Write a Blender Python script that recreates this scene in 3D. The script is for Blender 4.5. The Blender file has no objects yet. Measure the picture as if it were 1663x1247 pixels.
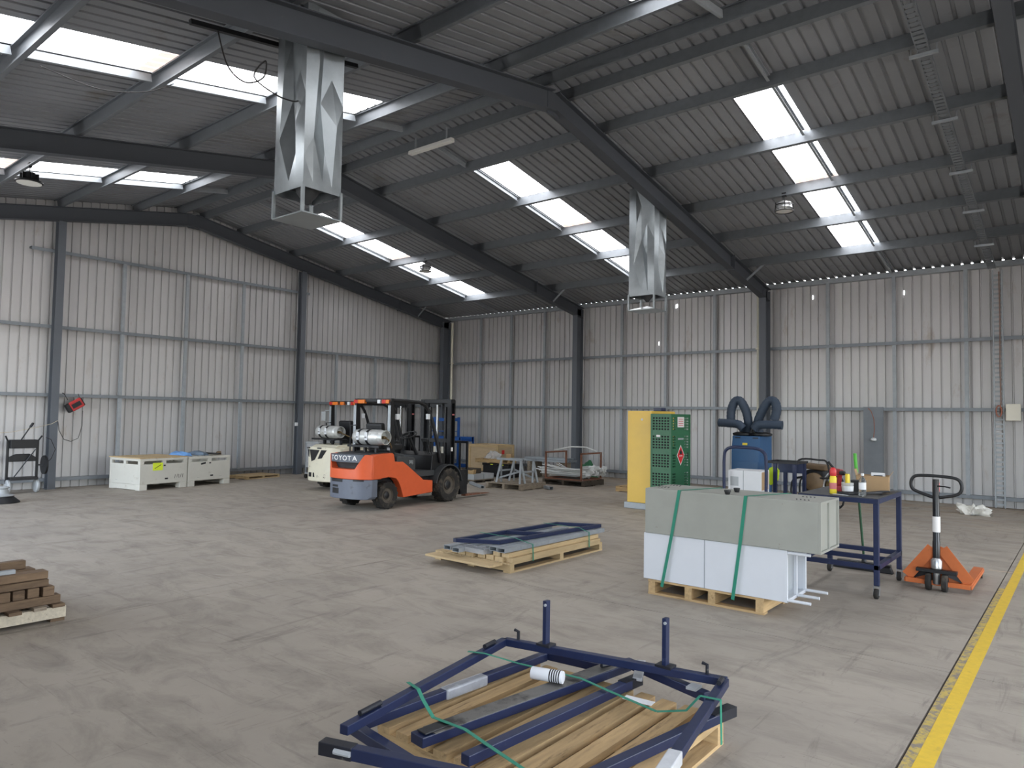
import bpy, bmesh, math, random
from mathutils import Vector, Matrix
random.seed(7)
SC = bpy.context.scene
COL = SC.collection
# ---------------------------------------------------------------- camera
YAW, PITCH, ROLL = 0.6850, 0.0456, 0.0164
FPX = 1150.31
cam_d = bpy.data.cameras.new('camera')
cam = bpy.data.objects.new('camera', cam_d); COL.objects.link(cam)
fw = Vector((-math.sin(YAW)*math.cos(PITCH), math.cos(YAW)*math.cos(PITCH), math.sin(PITCH)))
rt = Vector((math.cos(YAW), math.sin(YAW), 0)); up = rt.cross(fw)
r2 = rt*math.cos(ROLL)+up*math.sin(ROLL); u2 = up*math.cos(ROLL)-rt*math.sin(ROLL)
mw = Matrix((r2, u2, -fw)).transposed().to_4x4(); mw.translation = Vector((18.0424, -18.3084, 1.78))
cam.matrix_world = mw
cam_d.sensor_width = 36.0; cam_d.lens = 36.0*FPX/1663.0; cam_d.clip_start = .05; cam_d.clip_end = 300
SC.camera = cam
# ---------------------------------------------------------------- world, sun, door portals, exposure
W = bpy.data.worlds.new('sky'); SC.world = W; W.use_nodes = True
wn = W.node_tree.nodes; wl = W.node_tree.links
sky = wn.new('ShaderNodeTexSky'); sky.sky_type = 'NISHITA'; sky.sun_disc = False
sky.sun_elevation = math.radians(52); sky.sun_rotation = math.radians(20); sky.air_density = 1.0; sky.dust_density = 2.5
hz = wn.new('ShaderNodeHueSaturation'); hz.inputs['Saturation'].default_value = .5; wl.new(sky.outputs[0], hz.inputs['Color'])   # bright haze
wl.new(hz.outputs[0], wn['Background'].inputs[0]); wn['Background'].inputs[1].default_value = 1.3
sd = bpy.data.lights.new('sun', 'SUN'); sd.energy = 9.0; sd.angle = math.radians(.6); sd.color = (1, .95, .88)
sun = bpy.data.objects.new('sun', sd); COL.objects.link(sun); sun.rotation_euler = (math.radians(-38), math.radians(-8), 0)
SKYLIGHT_EMIT = 4.0
# unseen door openings, sized for the daylight they admit: (axis plane, position, from, to, height)
DOORS = [('y', -19.08, 0.6, 9.0, 4.5), ('y', -19.08, 17.2, 22.6, 4.3), ('x', 29.0, -16.0, -3.4, 4.7)]
for i, (ax, v, a, b, h) in enumerate(DOORS):
    ld = bpy.data.lights.new('door_daylight', 'AREA'); ld.shape = 'RECTANGLE'; ld.size = b-a; ld.size_y = h
    ld.cycles.is_portal = True
    lo = bpy.data.objects.new('door_daylight', ld); COL.objects.link(lo)
    if ax == 'y':
        lo.location = ((a+b)/2, v-.05, h/2); lo.rotation_euler = (math.radians(90), 0, 0)
    else:
        lo.location = (v+.05, (a+b)/2, h/2); lo.rotation_euler = (math.radians(90), 0, math.radians(90))
SC.view_settings.view_transform = 'Standard'; SC.view_settings.look = 'None'
SC.view_settings.gamma = 1.0; SC.view_settings.use_curve_mapping = False
SC.view_settings.exposure = 0.64
SC.cycles.max_bounces = 10; SC.cycles.diffuse_bounces = 6; SC.cycles.glossy_bounces = 3
SC.cycles.caustics_reflective = False; SC.cycles.caustics_refractive = False
SC.cycles.sample_clamp_indirect = 6.0
# ---------------------------------------------------------------- materials
def lin(c):
    return tuple(((x/255)/12.92 if x/255 <= .04045 else ((x/255+.055)/1.055)**2.4) for x in c)
MATS = {}
def mat(name, rgb, rough=.55, metal=0.0, var=.12, scale=6.0, stretch=(1, 1, 1), rvar=.1, bump=0.0, dirt=None, rnd=.08, spec=.5, trans=0, alpha=1, emit=0, grain=0):
    """Principled surface: base colour broken up by noise, an offset for each object, optional dirt in a second colour."""
    m = bpy.data.materials.new(name); m.use_nodes = True; MATS[name] = m
    nt = m.node_tree; n = nt.nodes; L = nt.links; p = n['Principled BSDF']
    tc = n.new('ShaderNodeTexCoord'); oi = n.new('ShaderNodeObjectInfo')
    mp = n.new('ShaderNodeMapping'); mp.inputs['Scale'].default_value = stretch
    L.new(tc.outputs['Object'], mp.inputs['Vector'])
    mul = n.new('ShaderNodeMath'); mul.operation = 'MULTIPLY'; mul.inputs[1].default_value = 37.0
    L.new(oi.outputs['Random'], mul.inputs[0]); L.new(mul.outputs[0], mp.inputs['Location'])
    nz = n.new('ShaderNodeTexNoise'); nz.inputs['Scale'].default_value = scale; nz.inputs['Detail'].default_value = 6; nz.inputs['Roughness'].default_value = .62
    L.new(mp.outputs[0], nz.inputs['Vector'])
    mr = n.new('ShaderNodeMapRange'); mr.inputs['From Min'].default_value = .3; mr.inputs['From Max'].default_value = .7
    mr.inputs['To Min'].default_value = 1-var; mr.inputs['To Max'].default_value = 1+var
    L.new(nz.outputs['Fac'], mr.inputs['Value'])
    r1 = n.new('ShaderNodeMapRange'); r1.inputs['To Min'].default_value = 1-rnd; r1.inputs['To Max'].default_value = 1+rnd
    L.new(oi.outputs['Random'], r1.inputs['Value'])
    m2 = n.new('ShaderNodeMath'); m2.operation = 'MULTIPLY'; L.new(mr.outputs[0], m2.inputs[0]); L.new(r1.outputs[0], m2.inputs[1])
    vm = n.new('ShaderNodeVectorMath'); vm.operation = 'SCALE'; vm.inputs[0].default_value = lin(rgb); L.new(m2.outputs[0], vm.inputs['Scale'])
    colour = vm.outputs[0]
    if dirt:
        drgb, lo, hi, dsc = dirt
        n2 = n.new('ShaderNodeTexNoise'); n2.inputs['Scale'].default_value = dsc; n2.inputs['Detail'].default_value = 8; n2.inputs['Roughness'].default_value = .7
        L.new(mp.outputs[0], n2.inputs['Vector'])
        d1 = n.new('ShaderNodeMapRange'); d1.inputs['From Min'].default_value = lo; d1.inputs['From Max'].default_value = hi
        L.new(n2.outputs['Fac'], d1.inputs['Value'])
        mx = n.new('ShaderNodeMix'); mx.data_type = 'RGBA'; L.new(d1.outputs[0], mx.inputs[0]); L.new(colour, mx.inputs[6]); mx.inputs[7].default_value = (*lin(drgb), 1)
        colour = mx.outputs[2]
    L.new(colour, p.inputs['Base Color'])
    p.inputs['Metallic'].default_value = metal; p.inputs['Specular IOR Level'].default_value = spec
    rr = n.new('ShaderNodeMapRange'); rr.inputs['To Min'].default_value = max(.03, rough-rvar); rr.inputs['To Max'].default_value = min(1, rough+rvar)
    L.new(nz.outputs['Fac'], rr.inputs['Value']); L.new(rr.outputs[0], p.inputs['Roughness'])
    if bump:
        bp = n.new('ShaderNodeBump'); bp.inputs['Strength'].default_value = bump; bp.inputs['Distance'].default_value = .01
        L.new(nz.outputs['Fac'], bp.inputs['Height']); L.new(bp.outputs[0], p.inputs['Normal'])
    if trans: p.inputs['Transmission Weight'].default_value = trans; p.inputs['IOR'].default_value = 1.2
    if alpha < 1: p.inputs['Alpha'].default_value = alpha
    return m
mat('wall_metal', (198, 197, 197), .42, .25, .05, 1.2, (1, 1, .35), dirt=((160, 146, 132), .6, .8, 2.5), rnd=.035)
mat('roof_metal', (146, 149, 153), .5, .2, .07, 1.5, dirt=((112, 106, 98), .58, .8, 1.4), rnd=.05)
mat('steel_paint', (74, 78, 84), .6, 0, .06, 3, dirt=((92, 92, 92), .64, .8, 5), rnd=.02)
mat('galv', (158, 164, 169), .45, .25, .10, 9, rnd=.04)
mat('purlin_galv', (120, 125, 130), .45, .3, .08, 9, rnd=.04)
mat('girt_galv', (128, 134, 140), .42, .3, .1, 9, rnd=.04)
mat('band', (84, 90, 100), .45, 0, .06, 5)
mat('column_paint', (94, 99, 106), .55, 0, .06, 3, dirt=((110, 110, 110), .64, .8, 5), rnd=.02)
mat('galv_sheet', (170, 177, 180), .33, .85, .09, 7, rnd=.02)
mat('white_pipe', (225, 222, 205), .5, 0, .04)
mat('filler', (72, 64, 56), .9)
mat('yellow_line', (226, 190, 62), .65, 0, .08, 20, dirt=((190, 160, 80), .58, .72, 14), rnd=0)
mat('worn_line', (196, 172, 92), .7, 0, .1, 20, dirt=((140, 130, 118), .47, .56, 16), rnd=0)
mat('faint_line', (196, 176, 150), .7, 0, .1, 20, dirt=((165, 155, 145), .5, .6, 10), rnd=0)
mat('ground', (150, 146, 140), .9, 0, .1, 2)
mat('black', (24, 25, 28), .5, 0, .2, 12)
mat('black_gloss', (20, 21, 25), .3, 0, .15, 8)
mat('black_metal', (34, 35, 38), .45, .2, .2, 10, dirt=((82, 78, 72), .62, .8, 9))
mat('rubber', (40, 38, 36), .85, 0, .15, 14, dirt=((104, 94, 82), .5, .72, 6))
mat('rim', (96, 88, 78), .7, .1, .15, 12, dirt=((70, 64, 58), .55, .75, 8))
mat('orange', (222, 98, 56), .4, 0, .05, 5, dirt=((150, 78, 54), .66, .78, 8), rnd=0)
mat('cw_grey', (104, 110, 122), .5, 0, .08, 6, dirt=((70, 70, 74), .6, .75, 7), rnd=0)
mat('cream', (226, 220, 198), .45, 0, .05, 5, dirt=((96, 78, 60), .63, .70, 7), rnd=0)
mat('dark_grey', (62, 64, 66), .55, 0, .12, 8, dirt=((96, 92, 86), .6, .8, 8))
mat('tank', (204, 206, 204), .36, .45, .08, 6, dirt=((120, 116, 108), .6, .75, 9))
mat('lens_red', (196, 44, 32), .25, 0, .05); mat('lens_amber', (240, 128, 40), .25, 0, .05); mat('lens_white', (225, 228, 232), .25, 0, .04)
mat('white', (226, 228, 230), .5, 0, .03, 4, rnd=.02)
mat('white_paint', (212, 215, 220), .38, 0, .025, 3, rnd=0)
mat('grey_cabinet', (154, 155, 147), .5, 0, .05, 4, dirt=((120, 112, 100), .66, .74, 9), rnd=0)
mat('grey_panel', (128, 134, 140), .6, .2, .08, 5)
mat('blue', (24, 36, 70), .42, 0, .10, 8, dirt=((62, 72, 104), .62, .78, 10), rnd=.05)
mat('navy_black', (34, 36, 44), .45, .2, .2, 12, dirt=((112, 108, 100), .6, .72, 14))
mat('plate_grey', (112, 110, 106), .5, .4, .2, 9, dirt=((60, 58, 56), .5, .65, 7))
mat('rack_blue', (38, 88, 160), .5, 0, .06, 5)
mat('extractor_blue', (44, 88, 132), .45, 0, .05, 4, rnd=.02)
mat('hose', (52, 66, 84), .6, 0, .08, 14)
mat('wood', (184, 155, 112), .75, 0, .2, 5, (6, .7, 6), bump=.15, dirt=((96, 74, 50), .57, .72, 4), rnd=.12)
mat('wood_x', (184, 155, 112), .75, 0, .2, 5, (.7, 6, 6), bump=.15, dirt=((96, 74, 50), .57, .72, 4), rnd=.12)
mat('wood_new', (192, 168, 128), .7, 0, .12, 5, (6, .7, 6), rnd=.08, dirt=((170, 136, 92), .58, .74, 4))
mat('wood_new_x', (192, 168, 128), .7, 0, .12, 5, (.7, 6, 6), rnd=.08, dirt=((170, 136, 92), .58, .74, 4))
mat('wood_old', (116, 96, 76), .85, 0, .25, 6, (6, 1, 6), rnd=.2, dirt=((66, 50, 38), .52, .72, 4), bump=.2)
mat('wood_grey', (146, 134, 118), .85, 0, .2, 5, (2, 2, 6), rnd=.12, dirt=((92, 80, 66), .55, .72, 4))
mat('wood_dark', (72, 64, 54), .9, 0, .2, 5, rnd=.15)
mat('wood_white', (206, 196, 176), .8, 0, .14, 7, (1, 6, 6), dirt=((120, 96, 70), .6, .74, 6), rnd=.05)
mat('ply', (192, 170, 138), .7, 0, .1, 4, (1, 1, 5), rnd=.05)
mat('cardboard', (178, 148, 110), .8, 0, .06, 6)
mat('bin_white', (214, 212, 202), .5, 0, .04, 3, dirt=((176, 166, 150), .6, .75, 4), rnd=.02)
mat('tag_yellow', (222, 240, 60), .5, 0, .03)
mat('yellow_cab', (232, 192, 84), .42, 0, .04, 3, rnd=0)
mat('green_cage', (50, 104, 72), .45, 0, .08, 6)
mat('green_strap', (40, 128, 104), .45, 0, .06, 8)
mat('sign_red', (206, 44, 44), .4, 0, .04); mat('sign_white', (230, 228, 226), .5, 0, .03); mat('ink', (40, 40, 44), .7)
mat('pink_print', (206, 120, 120), .6)
mat('hi_vis', (212, 240, 50), .7, 0, .06)
mat('jack_orange', (202, 108, 54), .45, 0, .08, 8, dirt=((120, 72, 44), .62, .75, 9))
mat('steel_bright', (180, 182, 184), .3, .9, .08)
mat('rust', (124, 84, 66), .85, .1, .25, 9, dirt=((176, 160, 150), .58, .7, 7))
mat('bracket_white', (208, 210, 208), .5, 0, .08, 8)
mat('cloth_white', (224, 222, 214), .9, 0, .06)
mat('film', (214, 216, 218), .25, 0, .1, 14, alpha=.45)
mat('clear_film', (226, 228, 230), .2, 0, .08, 10, alpha=.3)
mat('blue_tarp', (112, 160, 216), .6, 0, .12, 5); mat('grey_tarp', (112, 128, 144), .6, 0, .15, 5)
mat('drill_red', (150, 36, 40), .45, 0, .08); mat('yellow_tin', (232, 208, 60), .4, 0, .05); mat('cap_red', (214, 60, 62), .4)
mat('bottle_clear', (236, 240, 240), .08, 0, .02, trans=.9); mat('handle_green', (84, 176, 62), .5); mat('broom_green', (30, 74, 44), .55)
mat('cable_brown', (126, 100, 88), .6); mat('cable_orange', (158, 96, 74), .6); mat('reel_red', (190, 52, 52), .5, 0, .08); mat('cable_black', (36, 34, 34), .6)
mat('lamp_white', (232, 232, 226), .4, 0, .02); mat('reflector', (206, 208, 210), .3, .5, .05)
mat('box_cream', (226, 222, 208), .5, 0, .02); mat('brown_tan', (112, 92, 68), .6, 0, .15); mat('sleeve', (206, 208, 210), .4, 0, .12, 14)
mat('gauge_brass', (120, 100, 66), .5, .4, .15); mat('light_grey', (176, 180, 182), .5, .1, .06)
def floor_mat():
    m = bpy.data.materials.new('concrete'); m.use_nodes = True; MATS['concrete'] = m
    nt = m.node_tree; n = nt.nodes; L = nt.links; p = n['Principled BSDF']
    g = n.new('ShaderNodeNewGeometry')
    def noise(sc, det, ro, st=(1, 1, 1), dist=0):
        mp = n.new('ShaderNodeMapping'); mp.inputs['Scale'].default_value = st; L.new(g.outputs['Position'], mp.inputs['Vector'])
        z = n.new('ShaderNodeTexNoise'); z.inputs['Scale'].default_value = sc; z.inputs['Detail'].default_value = det; z.inputs['Roughness'].default_value = ro; z.inputs['Distortion'].default_value = dist
        L.new(mp.outputs[0], z.inputs['Vector']); return z.outputs['Fac']
    def rng(s, a, b, c, d):
        r = n.new('ShaderNodeMapRange'); r.inputs[1].default_value = a; r.inputs[2].default_value = b; r.inputs[3].default_value = c; r.inputs[4].default_value = d
        L.new(s, r.inputs[0]); return r.outputs[0]
    def mixc(f, a, col):
        x = n.new('ShaderNodeMix'); x.data_type = 'RGBA'; L.new(f, x.inputs[0]); L.new(a, x.inputs[6]); x.inputs[7].default_value = (*lin(col), 1); return x.outputs[2]
    base = n.new('ShaderNodeRGB'); base.outputs[0].default_value = (*lin((172, 163, 150)), 1)
    c = mixc(rng(noise(.35, 5, .6), .4, .68, 0, .75), base.outputs[0], (152, 144, 134))
    c = mixc(rng(noise(1.6, 8, .7, (1, 2.2, 1), .6), .46, .72, 0, .75), c, (128, 120, 111))
    c = mixc(rng(noise(1.1, 8, .72, (3.2, .6, 1), 1.2), .57, .7, 0, .6), c, (108, 101, 94))
    c = mixc(rng(noise(5, 10, .75), .62, .74, 0, .4), c, (190, 184, 176))
    c = mixc(rng(noise(26, 4, .6), .66, .72, 0, .35), c, (86, 80, 74))
    c = mixc(rng(noise(2.6, 5, .55, (.35, 5.5, 1), 1.8), .63, .68, 0, .28), c, (112, 105, 97))
    c = mixc(rng(noise(2.2, 5, .55, (6, .4, 1), 2.2), .65, .7, 0, .25), c, (104, 97, 90))
    sx = n.new('ShaderNodeSeparateXYZ'); L.new(g.outputs['Position'], sx.inputs[0])
    mm = n.new('ShaderNodeMath'); mm.operation = 'MULTIPLY'; L.new(rng(sx.outputs['Y'], -5, -.5, 0, 1), mm.inputs[0]); L.new(rng(noise(.8, 6, .6, (1, 2, 1)), .42, .62, 0, .6), mm.inputs[1])
    c = mixc(mm.outputs[0], c, (158, 134, 106))
    L.new(c, p.inputs['Base Color'])
    L.new(rng(noise(2.2, 6, .6), .3, .7, .5, .82), p.inputs['Roughness']); p.inputs['Specular IOR Level'].default_value = .35
    bp = n.new('ShaderNodeBump'); bp.inputs['Strength'].default_value = .12; bp.inputs['Distance'].default_value = .01
    L.new(noise(18, 6, .7), bp.inputs['Height']); L.new(bp.outputs[0], p.inputs['Normal'])
floor_mat()
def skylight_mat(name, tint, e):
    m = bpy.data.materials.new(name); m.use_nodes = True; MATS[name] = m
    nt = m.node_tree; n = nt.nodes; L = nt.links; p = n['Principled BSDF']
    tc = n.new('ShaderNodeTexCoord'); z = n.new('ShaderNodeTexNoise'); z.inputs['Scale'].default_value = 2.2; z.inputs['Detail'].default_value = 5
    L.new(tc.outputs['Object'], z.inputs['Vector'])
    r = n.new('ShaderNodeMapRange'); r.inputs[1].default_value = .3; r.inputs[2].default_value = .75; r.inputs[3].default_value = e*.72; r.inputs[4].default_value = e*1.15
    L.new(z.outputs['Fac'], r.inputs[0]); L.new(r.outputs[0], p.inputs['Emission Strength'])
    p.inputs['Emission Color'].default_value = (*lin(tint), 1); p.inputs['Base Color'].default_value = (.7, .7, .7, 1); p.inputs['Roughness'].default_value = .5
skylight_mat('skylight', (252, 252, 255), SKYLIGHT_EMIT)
skylight_mat('skylight_lap', (250, 226, 214), SKYLIGHT_EMIT*.18)
# ---------------------------------------------------------------- mesh helpers
class MB:
    def __init__(s): s.v = []; s.f = []
    def add(s, vs, fs):
        o = len(s.v); s.v += [tuple(x) for x in vs]; s.f += [tuple(i+o for i in f) for f in fs]; return s
    def box(s, x0, x1, y0, y1, z0, z1):
        return s.add([(x, y, z) for z in (z0, z1) for y in (y0, y1) for x in (x0, x1)],
                     [(0, 2, 3, 1), (4, 5, 7, 6), (0, 1, 5, 4), (2, 6, 7, 3), (0, 4, 6, 2), (1, 3, 7, 5)])
    def obox(s, c, size, e=(0, 0, 0)):
        from mathutils import Euler
        R = Euler([math.radians(a) for a in e]).to_matrix(); c = Vector(c)
        h = [x/2 for x in size]
        return s.add([c+R@Vector((x*h[0], y*h[1], z*h[2])) for z in (-1, 1) for y in (-1, 1) for x in (-1, 1)],
                     [(0, 2, 3, 1), (4, 5, 7, 6), (0, 1, 5, 4), (2, 6, 7, 3), (0, 4, 6, 2), (1, 3, 7, 5)])
    def frame(s, p0, p1, upv=(0, 0, 1)):
        p0, p1 = Vector(p0), Vector(p1); d = (p1-p0).normalized(); u = Vector(upv)
        if abs(d.dot(u)) > .99: u = Vector((1, 0, 0))
        a = d.cross(u).normalized(); b = a.cross(d).normalized(); return p0, p1, a, b
    def extr(s, prof, p0, p1, upv=(0, 0, 1), cap=True):
        """closed 2-D profile (side, up) swept from p0 to p1"""
        p0, p1, a, b = s.frame(p0, p1, upv); n = len(prof)
        vs = [p0+a*u+b*w for u, w in prof]+[p1+a*u+b*w for u, w in prof]
        fs = [(i, (i+1) % n, n+(i+1) % n, n+i) for i in range(n)]
        if cap: fs += [tuple(range(n-1, -1, -1)), tuple(range(n, 2*n))]
        return s.add(vs, fs)
    def beam(s, p0, p1, w, h, upv=(0, 0, 1)):
        return s.extr([(-w/2, -h/2), (w/2, -h/2), (w/2, h/2), (-w/2, h/2)], p0, p1, upv)
    def rhs(s, p0, p1, w, h, t=.004, upv=(0, 0, 1)):
        P0, P1, a, b = s.frame(p0, p1, upv)
        o = [(-w/2, -h/2), (w/2, -h/2), (w/2, h/2), (-w/2, h/2)]; i = [(x*(1-2*t/w), y*(1-2*t/h)) for x, y in o]
        vs = [P+a*u+b*v for P in (P0, P1) for pr in (o, i) for u, v in pr]; fs = []
        for k in range(4):
            j = (k+1) % 4
            fs += [(k, j, 8+j, 8+k), (4+j, 4+k, 12+k, 12+j), (j, k, 4+k, 4+j), (8+k, 8+j, 12+j, 12+k)]
        return s.add(vs, fs)
    def cyl(s, p0, p1, r, n=14, r1=None):
        p0, p1, a, b = s.frame(p0, p1); r1 = r if r1 is None else r1
        vs = [P+a*math.cos(2*math.pi*i/n)*q+b*math.sin(2*math.pi*i/n)*q for P, q in ((p0, r), (p1, r1)) for i in range(n)]
        return s.add(vs, [(i, (i+1) % n, n+(i+1) % n, n+i) for i in range(n)]+[tuple(range(n-1, -1, -1)), tuple(range(n, 2*n))])
    def tube(s, pts, r, n=8, closed=False):
        P = [Vector(p) for p in pts]; m = len(P); rs = r if isinstance(r, (list, tuple)) else [r]*m
        rings = []; ref = None
        for i in range(m):
            t = ((P[(i+1) % m]-P[i-1]) if closed or 0 < i < m-1 else (P[1]-P[0] if i == 0 else P[-1]-P[-2])).normalized()
            if ref is None:
                ref = t.orthogonal().normalized()
            ref = (ref-t*ref.dot(t)).normalized(); b = t.cross(ref)
            rings.append([P[i]+(ref*math.cos(2*math.pi*k/n)+b*math.sin(2*math.pi*k/n))*rs[i] for k in range(n)])
        fs = []
        for i in range(m if closed else m-1):
            j = (i+1) % m
            fs += [(i*n+k, i*n+(k+1) % n, j*n+(k+1) % n, j*n+k) for k in range(n)]
        if not closed: fs += [tuple(range(n-1, -1, -1)), tuple(range((m-1)*n, m*n))]
        return s.add([v for q in rings for v in q], fs)
    def lathe(s, prof, o, ax=(0, 0, 1), n=20, caps=True):
        """profile of (radius, along) turned about axis ax through o"""
        ax = Vector(ax).normalized(); a = ax.orthogonal().normalized(); b = ax.cross(a); o = Vector(o); m = len(prof)
        vs = [o+ax*h+(a*math.cos(2*math.pi*k/n)+b*math.sin(2*math.pi*k/n))*r for r, h in prof for k in range(n)]
        fs = [(i*n+k, i*n+(k+1) % n, (i+1)*n+(k+1) % n, (i+1)*n+k) for i in range(m-1) for k in range(n)]
        if caps: fs += [tuple(range(n-1, -1, -1)), tuple(range((m-1)*n, m*n))]
        return s.add(vs, fs)
    def prism(s, poly, axis, a, b):
        """flat outline extruded along axis; poly gives the other two coordinates in xyz order"""
        def P(q, t): return {'x': (t, q[0], q[1]), 'y': (q[0], t, q[1]), 'z': (q[0], q[1], t)}[axis]
        n = len(poly)
        return s.add([P(q, a) for q in poly]+[P(q, b) for q in poly],
                     [(i, (i+1) % n, n+(i+1) % n, n+i) for i in range(n)]+[tuple(range(n-1, -1, -1)), tuple(range(n, 2*n))])
    def mesh(s, name, m, smooth=None, fix=True):
        me = bpy.data.meshes.new(name); me.from_pydata(s.v, [], s.f)
        if fix:
            bm = bmesh.new(); bm.from_mesh(me); bmesh.ops.recalc_face_normals(bm, faces=bm.faces); bm.to_mesh(me); bm.free()
        me.materials.append(MATS[m])
        if smooth is not None:
            me.shade_smooth(); me.set_sharp_from_angle(angle=math.radians(smooth))
        me.update(); return me
    def build(s, name, m, parent=None, bevel=0, smooth=None, loc=None, seg=2):
        o = bpy.data.objects.new(name, s.mesh(name, m, smooth)); COL.objects.link(o)
        if parent: o.parent = parent
        if loc: o.location = loc
        if bevel:
            b = o.modifiers.new('bevel', 'BEVEL'); b.width = bevel; b.segments = seg; b.limit_method = 'ANGLE'; b.angle_limit = math.radians(40); b.harden_normals = False
        return o
def tag(o, label=None, cat=None, group=None, kind=None):
    for k, v in (('label', label), ('category', cat), ('group', group), ('kind', kind)):
        if v: o[k] = v
    return o
def thing(name, label, cat, loc=(0, 0, 0), rz=0, group=None):
    o = bpy.data.objects.new(name, None); COL.objects.link(o); o.location = loc; o.rotation_euler = (0, 0, math.radians(rz)); o.empty_display_size = .1
    return tag(o, label, cat, group)
def struct(name, label=None):
    o = bpy.data.objects.new(name, None); COL.objects.link(o); return tag(o, label, None, None, 'structure')
def link(name, me, parent=None, loc=(0, 0, 0), rz=0):
    o = bpy.data.objects.new(name, me); COL.objects.link(o); o.location = loc; o.rotation_euler = (0, 0, rz)
    if parent: o.parent = parent
    return o
def copy_tree(o, parent=None):
    c = o.copy(); COL.objects.link(c); c.parent = parent
    for ch in list(o.children): copy_tree(ch, c)
    return c
def text(s, size, parent, m, mtx, name='lettering', ext=.002, align='CENTER', xs=1.0):
    cu = bpy.data.curves.new('t', 'FONT'); cu.body = s; cu.size = size; cu.extrude = ext; cu.align_x = align; cu.align_y = 'CENTER'; cu.offset = size*.012
    t = bpy.data.objects.new('t', cu); COL.objects.link(t)
    dg = bpy.context.evaluated_depsgraph_get(); dg.update()
    me = bpy.data.meshes.new_from_object(t.evaluated_get(dg)); bpy.data.objects.remove(t); bpy.data.curves.remove(cu)
    me.materials.clear(); me.materials.append(MATS[m]); me.name = name
    o = bpy.data.objects.new(name, me); COL.objects.link(o); o.parent = parent
    o.matrix_local = mtx @ Matrix.Diagonal((xs, 1, 1, 1)); return o
def basis(origin, xdir, ydir):
    x = Vector(xdir).normalized(); z = x.cross(Vector(ydir)).normalized(); y = z.cross(x)
    m = Matrix((x, y, z)).transposed().to_4x4(); m.translation = Vector(origin); return m
def arc(c, r, a0, a1, n, ax=('x', 'z')):
    """points of an arc in a plane, degrees"""
    out = []
    for i in range(n+1):
        a = math.radians(a0+(a1-a0)*i/n); q = [c[0], c[1], c[2]]
        q['xyz'.index(ax[0])] += r*math.cos(a); q['xyz'.index(ax[1])] += r*math.sin(a); out.append(tuple(q))
    return out
# ================================================================ THE BUILDING
HS, ZAP, SL = -9.5266, 6.5462, 0.17967          # ridge line, underside of the rafters at the ridge, fall of the roof
YN, XE = -19.05, 29.0                           # wall behind the camera, far end of the shed
def zr(y, off=0.0): return ZAP+off-SL*abs(y-HS)
OFF_P, OFF_R = 0.325, 0.525                       # purlin underside, roof sheet
PIT, GROOVE, RIB = .1885, .05, .028
FRX = [0.152, 5.862, 11.609, 17.345, 23.08, 28.8]
# ---- floor: cast slabs with open joints over a dark base
fl = MB().box(-.3, XE+.3, -19.4, .3, -.3, -.02).build('floor', 'filler'); tag(fl, 'grey concrete shed floor with saw-cut joints', None, None, 'structure')
xs, ys = [-.3, 5.6, 11.36, 17.235, 23.0, XE+.3], [-19.4, -12.31, -6.2, .3]
for i in range(len(xs)-1):
    for j in range(len(ys)-1):
        MB().box(xs[i]+.006, xs[i+1]-.006, ys[j]+.006, ys[j+1]-.006, -.15, 0).build('slab', 'concrete', fl)
MB().box(17.295, 17.385, -19, -.6, .0003, .0016).build('line_marking', 'yellow_line', fl)
MB().box(17.243, 17.294, -19, -8.9, .0003, .0013).build('line_marking', 'worn_line', fl)
MB().box(14.4, 17.29, -7.84, -7.80, .0003, .0013).build('line_marking', 'faint_line', fl)
tag(MB().box(-60, 90, -90, 60, -.5, -.31).build('ground', 'ground'), 'pale ground outside the shed', None, None, 'structure')
# ---- ribbed sheet: pans and ribs across u, ribs stand out along w
def rib_us(n, u0=0.0, GROOVE=.05, RIB=.028):
    out = []
    for k in range(n):
        b = u0+k*PIT
        out += [(b, 0), (b+PIT-GROOVE, 0), (b+PIT-GROOVE+.008, RIB), (b+PIT-.008, RIB)]
    return out+[(u0+n*PIT, 0)]
def sheet(us, P, m, name='sheet'):
    """P(u, w, end) gives the point at either end of the ribs"""
    n = len(us); vs = [P(u, w, 0) for u, w in us]+[P(u, w, 1) for u, w in us]
    b = MB().add(vs, [(i, i+1, n+i+1, n+i) for i in range(n-1)]); return b.mesh(name, m, fix=False)
SW_ = PIT*4
CP = [(0, 0)]
def cee(d, f, t=.005, lip=.018):
    """C section: web d tall standing at u=0, flanges f"""
    return [(0, 0), (f, 0), (f, lip), (f-t, lip), (f-t, t), (t, t), (t, d-t), (f-t, d-t), (f-t, d-lip), (f, d-lip), (f, d), (0, d)]
def isec(d, f, t=.014, w=.01):
    a, b = f/2, w/2
    return [(-a, 0), (a, 0), (a, t), (b, t), (b, d-t), (a, d-t), (a, d), (-a, d), (-a, d-t), (-b, d-t), (-b, t), (-a, t)]
# ---- gable wall, seen on the left
wl_ = struct('wall_left', 'ribbed metal gable wall with girts and two columns')
n = int(round((0-YN+.4)/SW_))
for k in range(n):
    y1 = .2-k*SW_
    link('cladding_sheet', sheet(rib_us(4, 0, .04, .03), lambda u, w, e, y1=y1: (-.17-w, y1-u, -.012 if not e else zr(y1-u, OFF_R+.012)), 'wall_metal'), wl_)
def girt_l(y0, y1, z, nm='girt'):
    MB().extr([(u, w) for u, w in [(0, 0), (.0, -.075), (.006, -.075), (.006, -.006), (.164, -.006), (.164, -.04), (.17, -.04), (.17, 0)]], (0, y0, z), (0, y1, z)).build(nm, 'galv', wl_)
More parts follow.
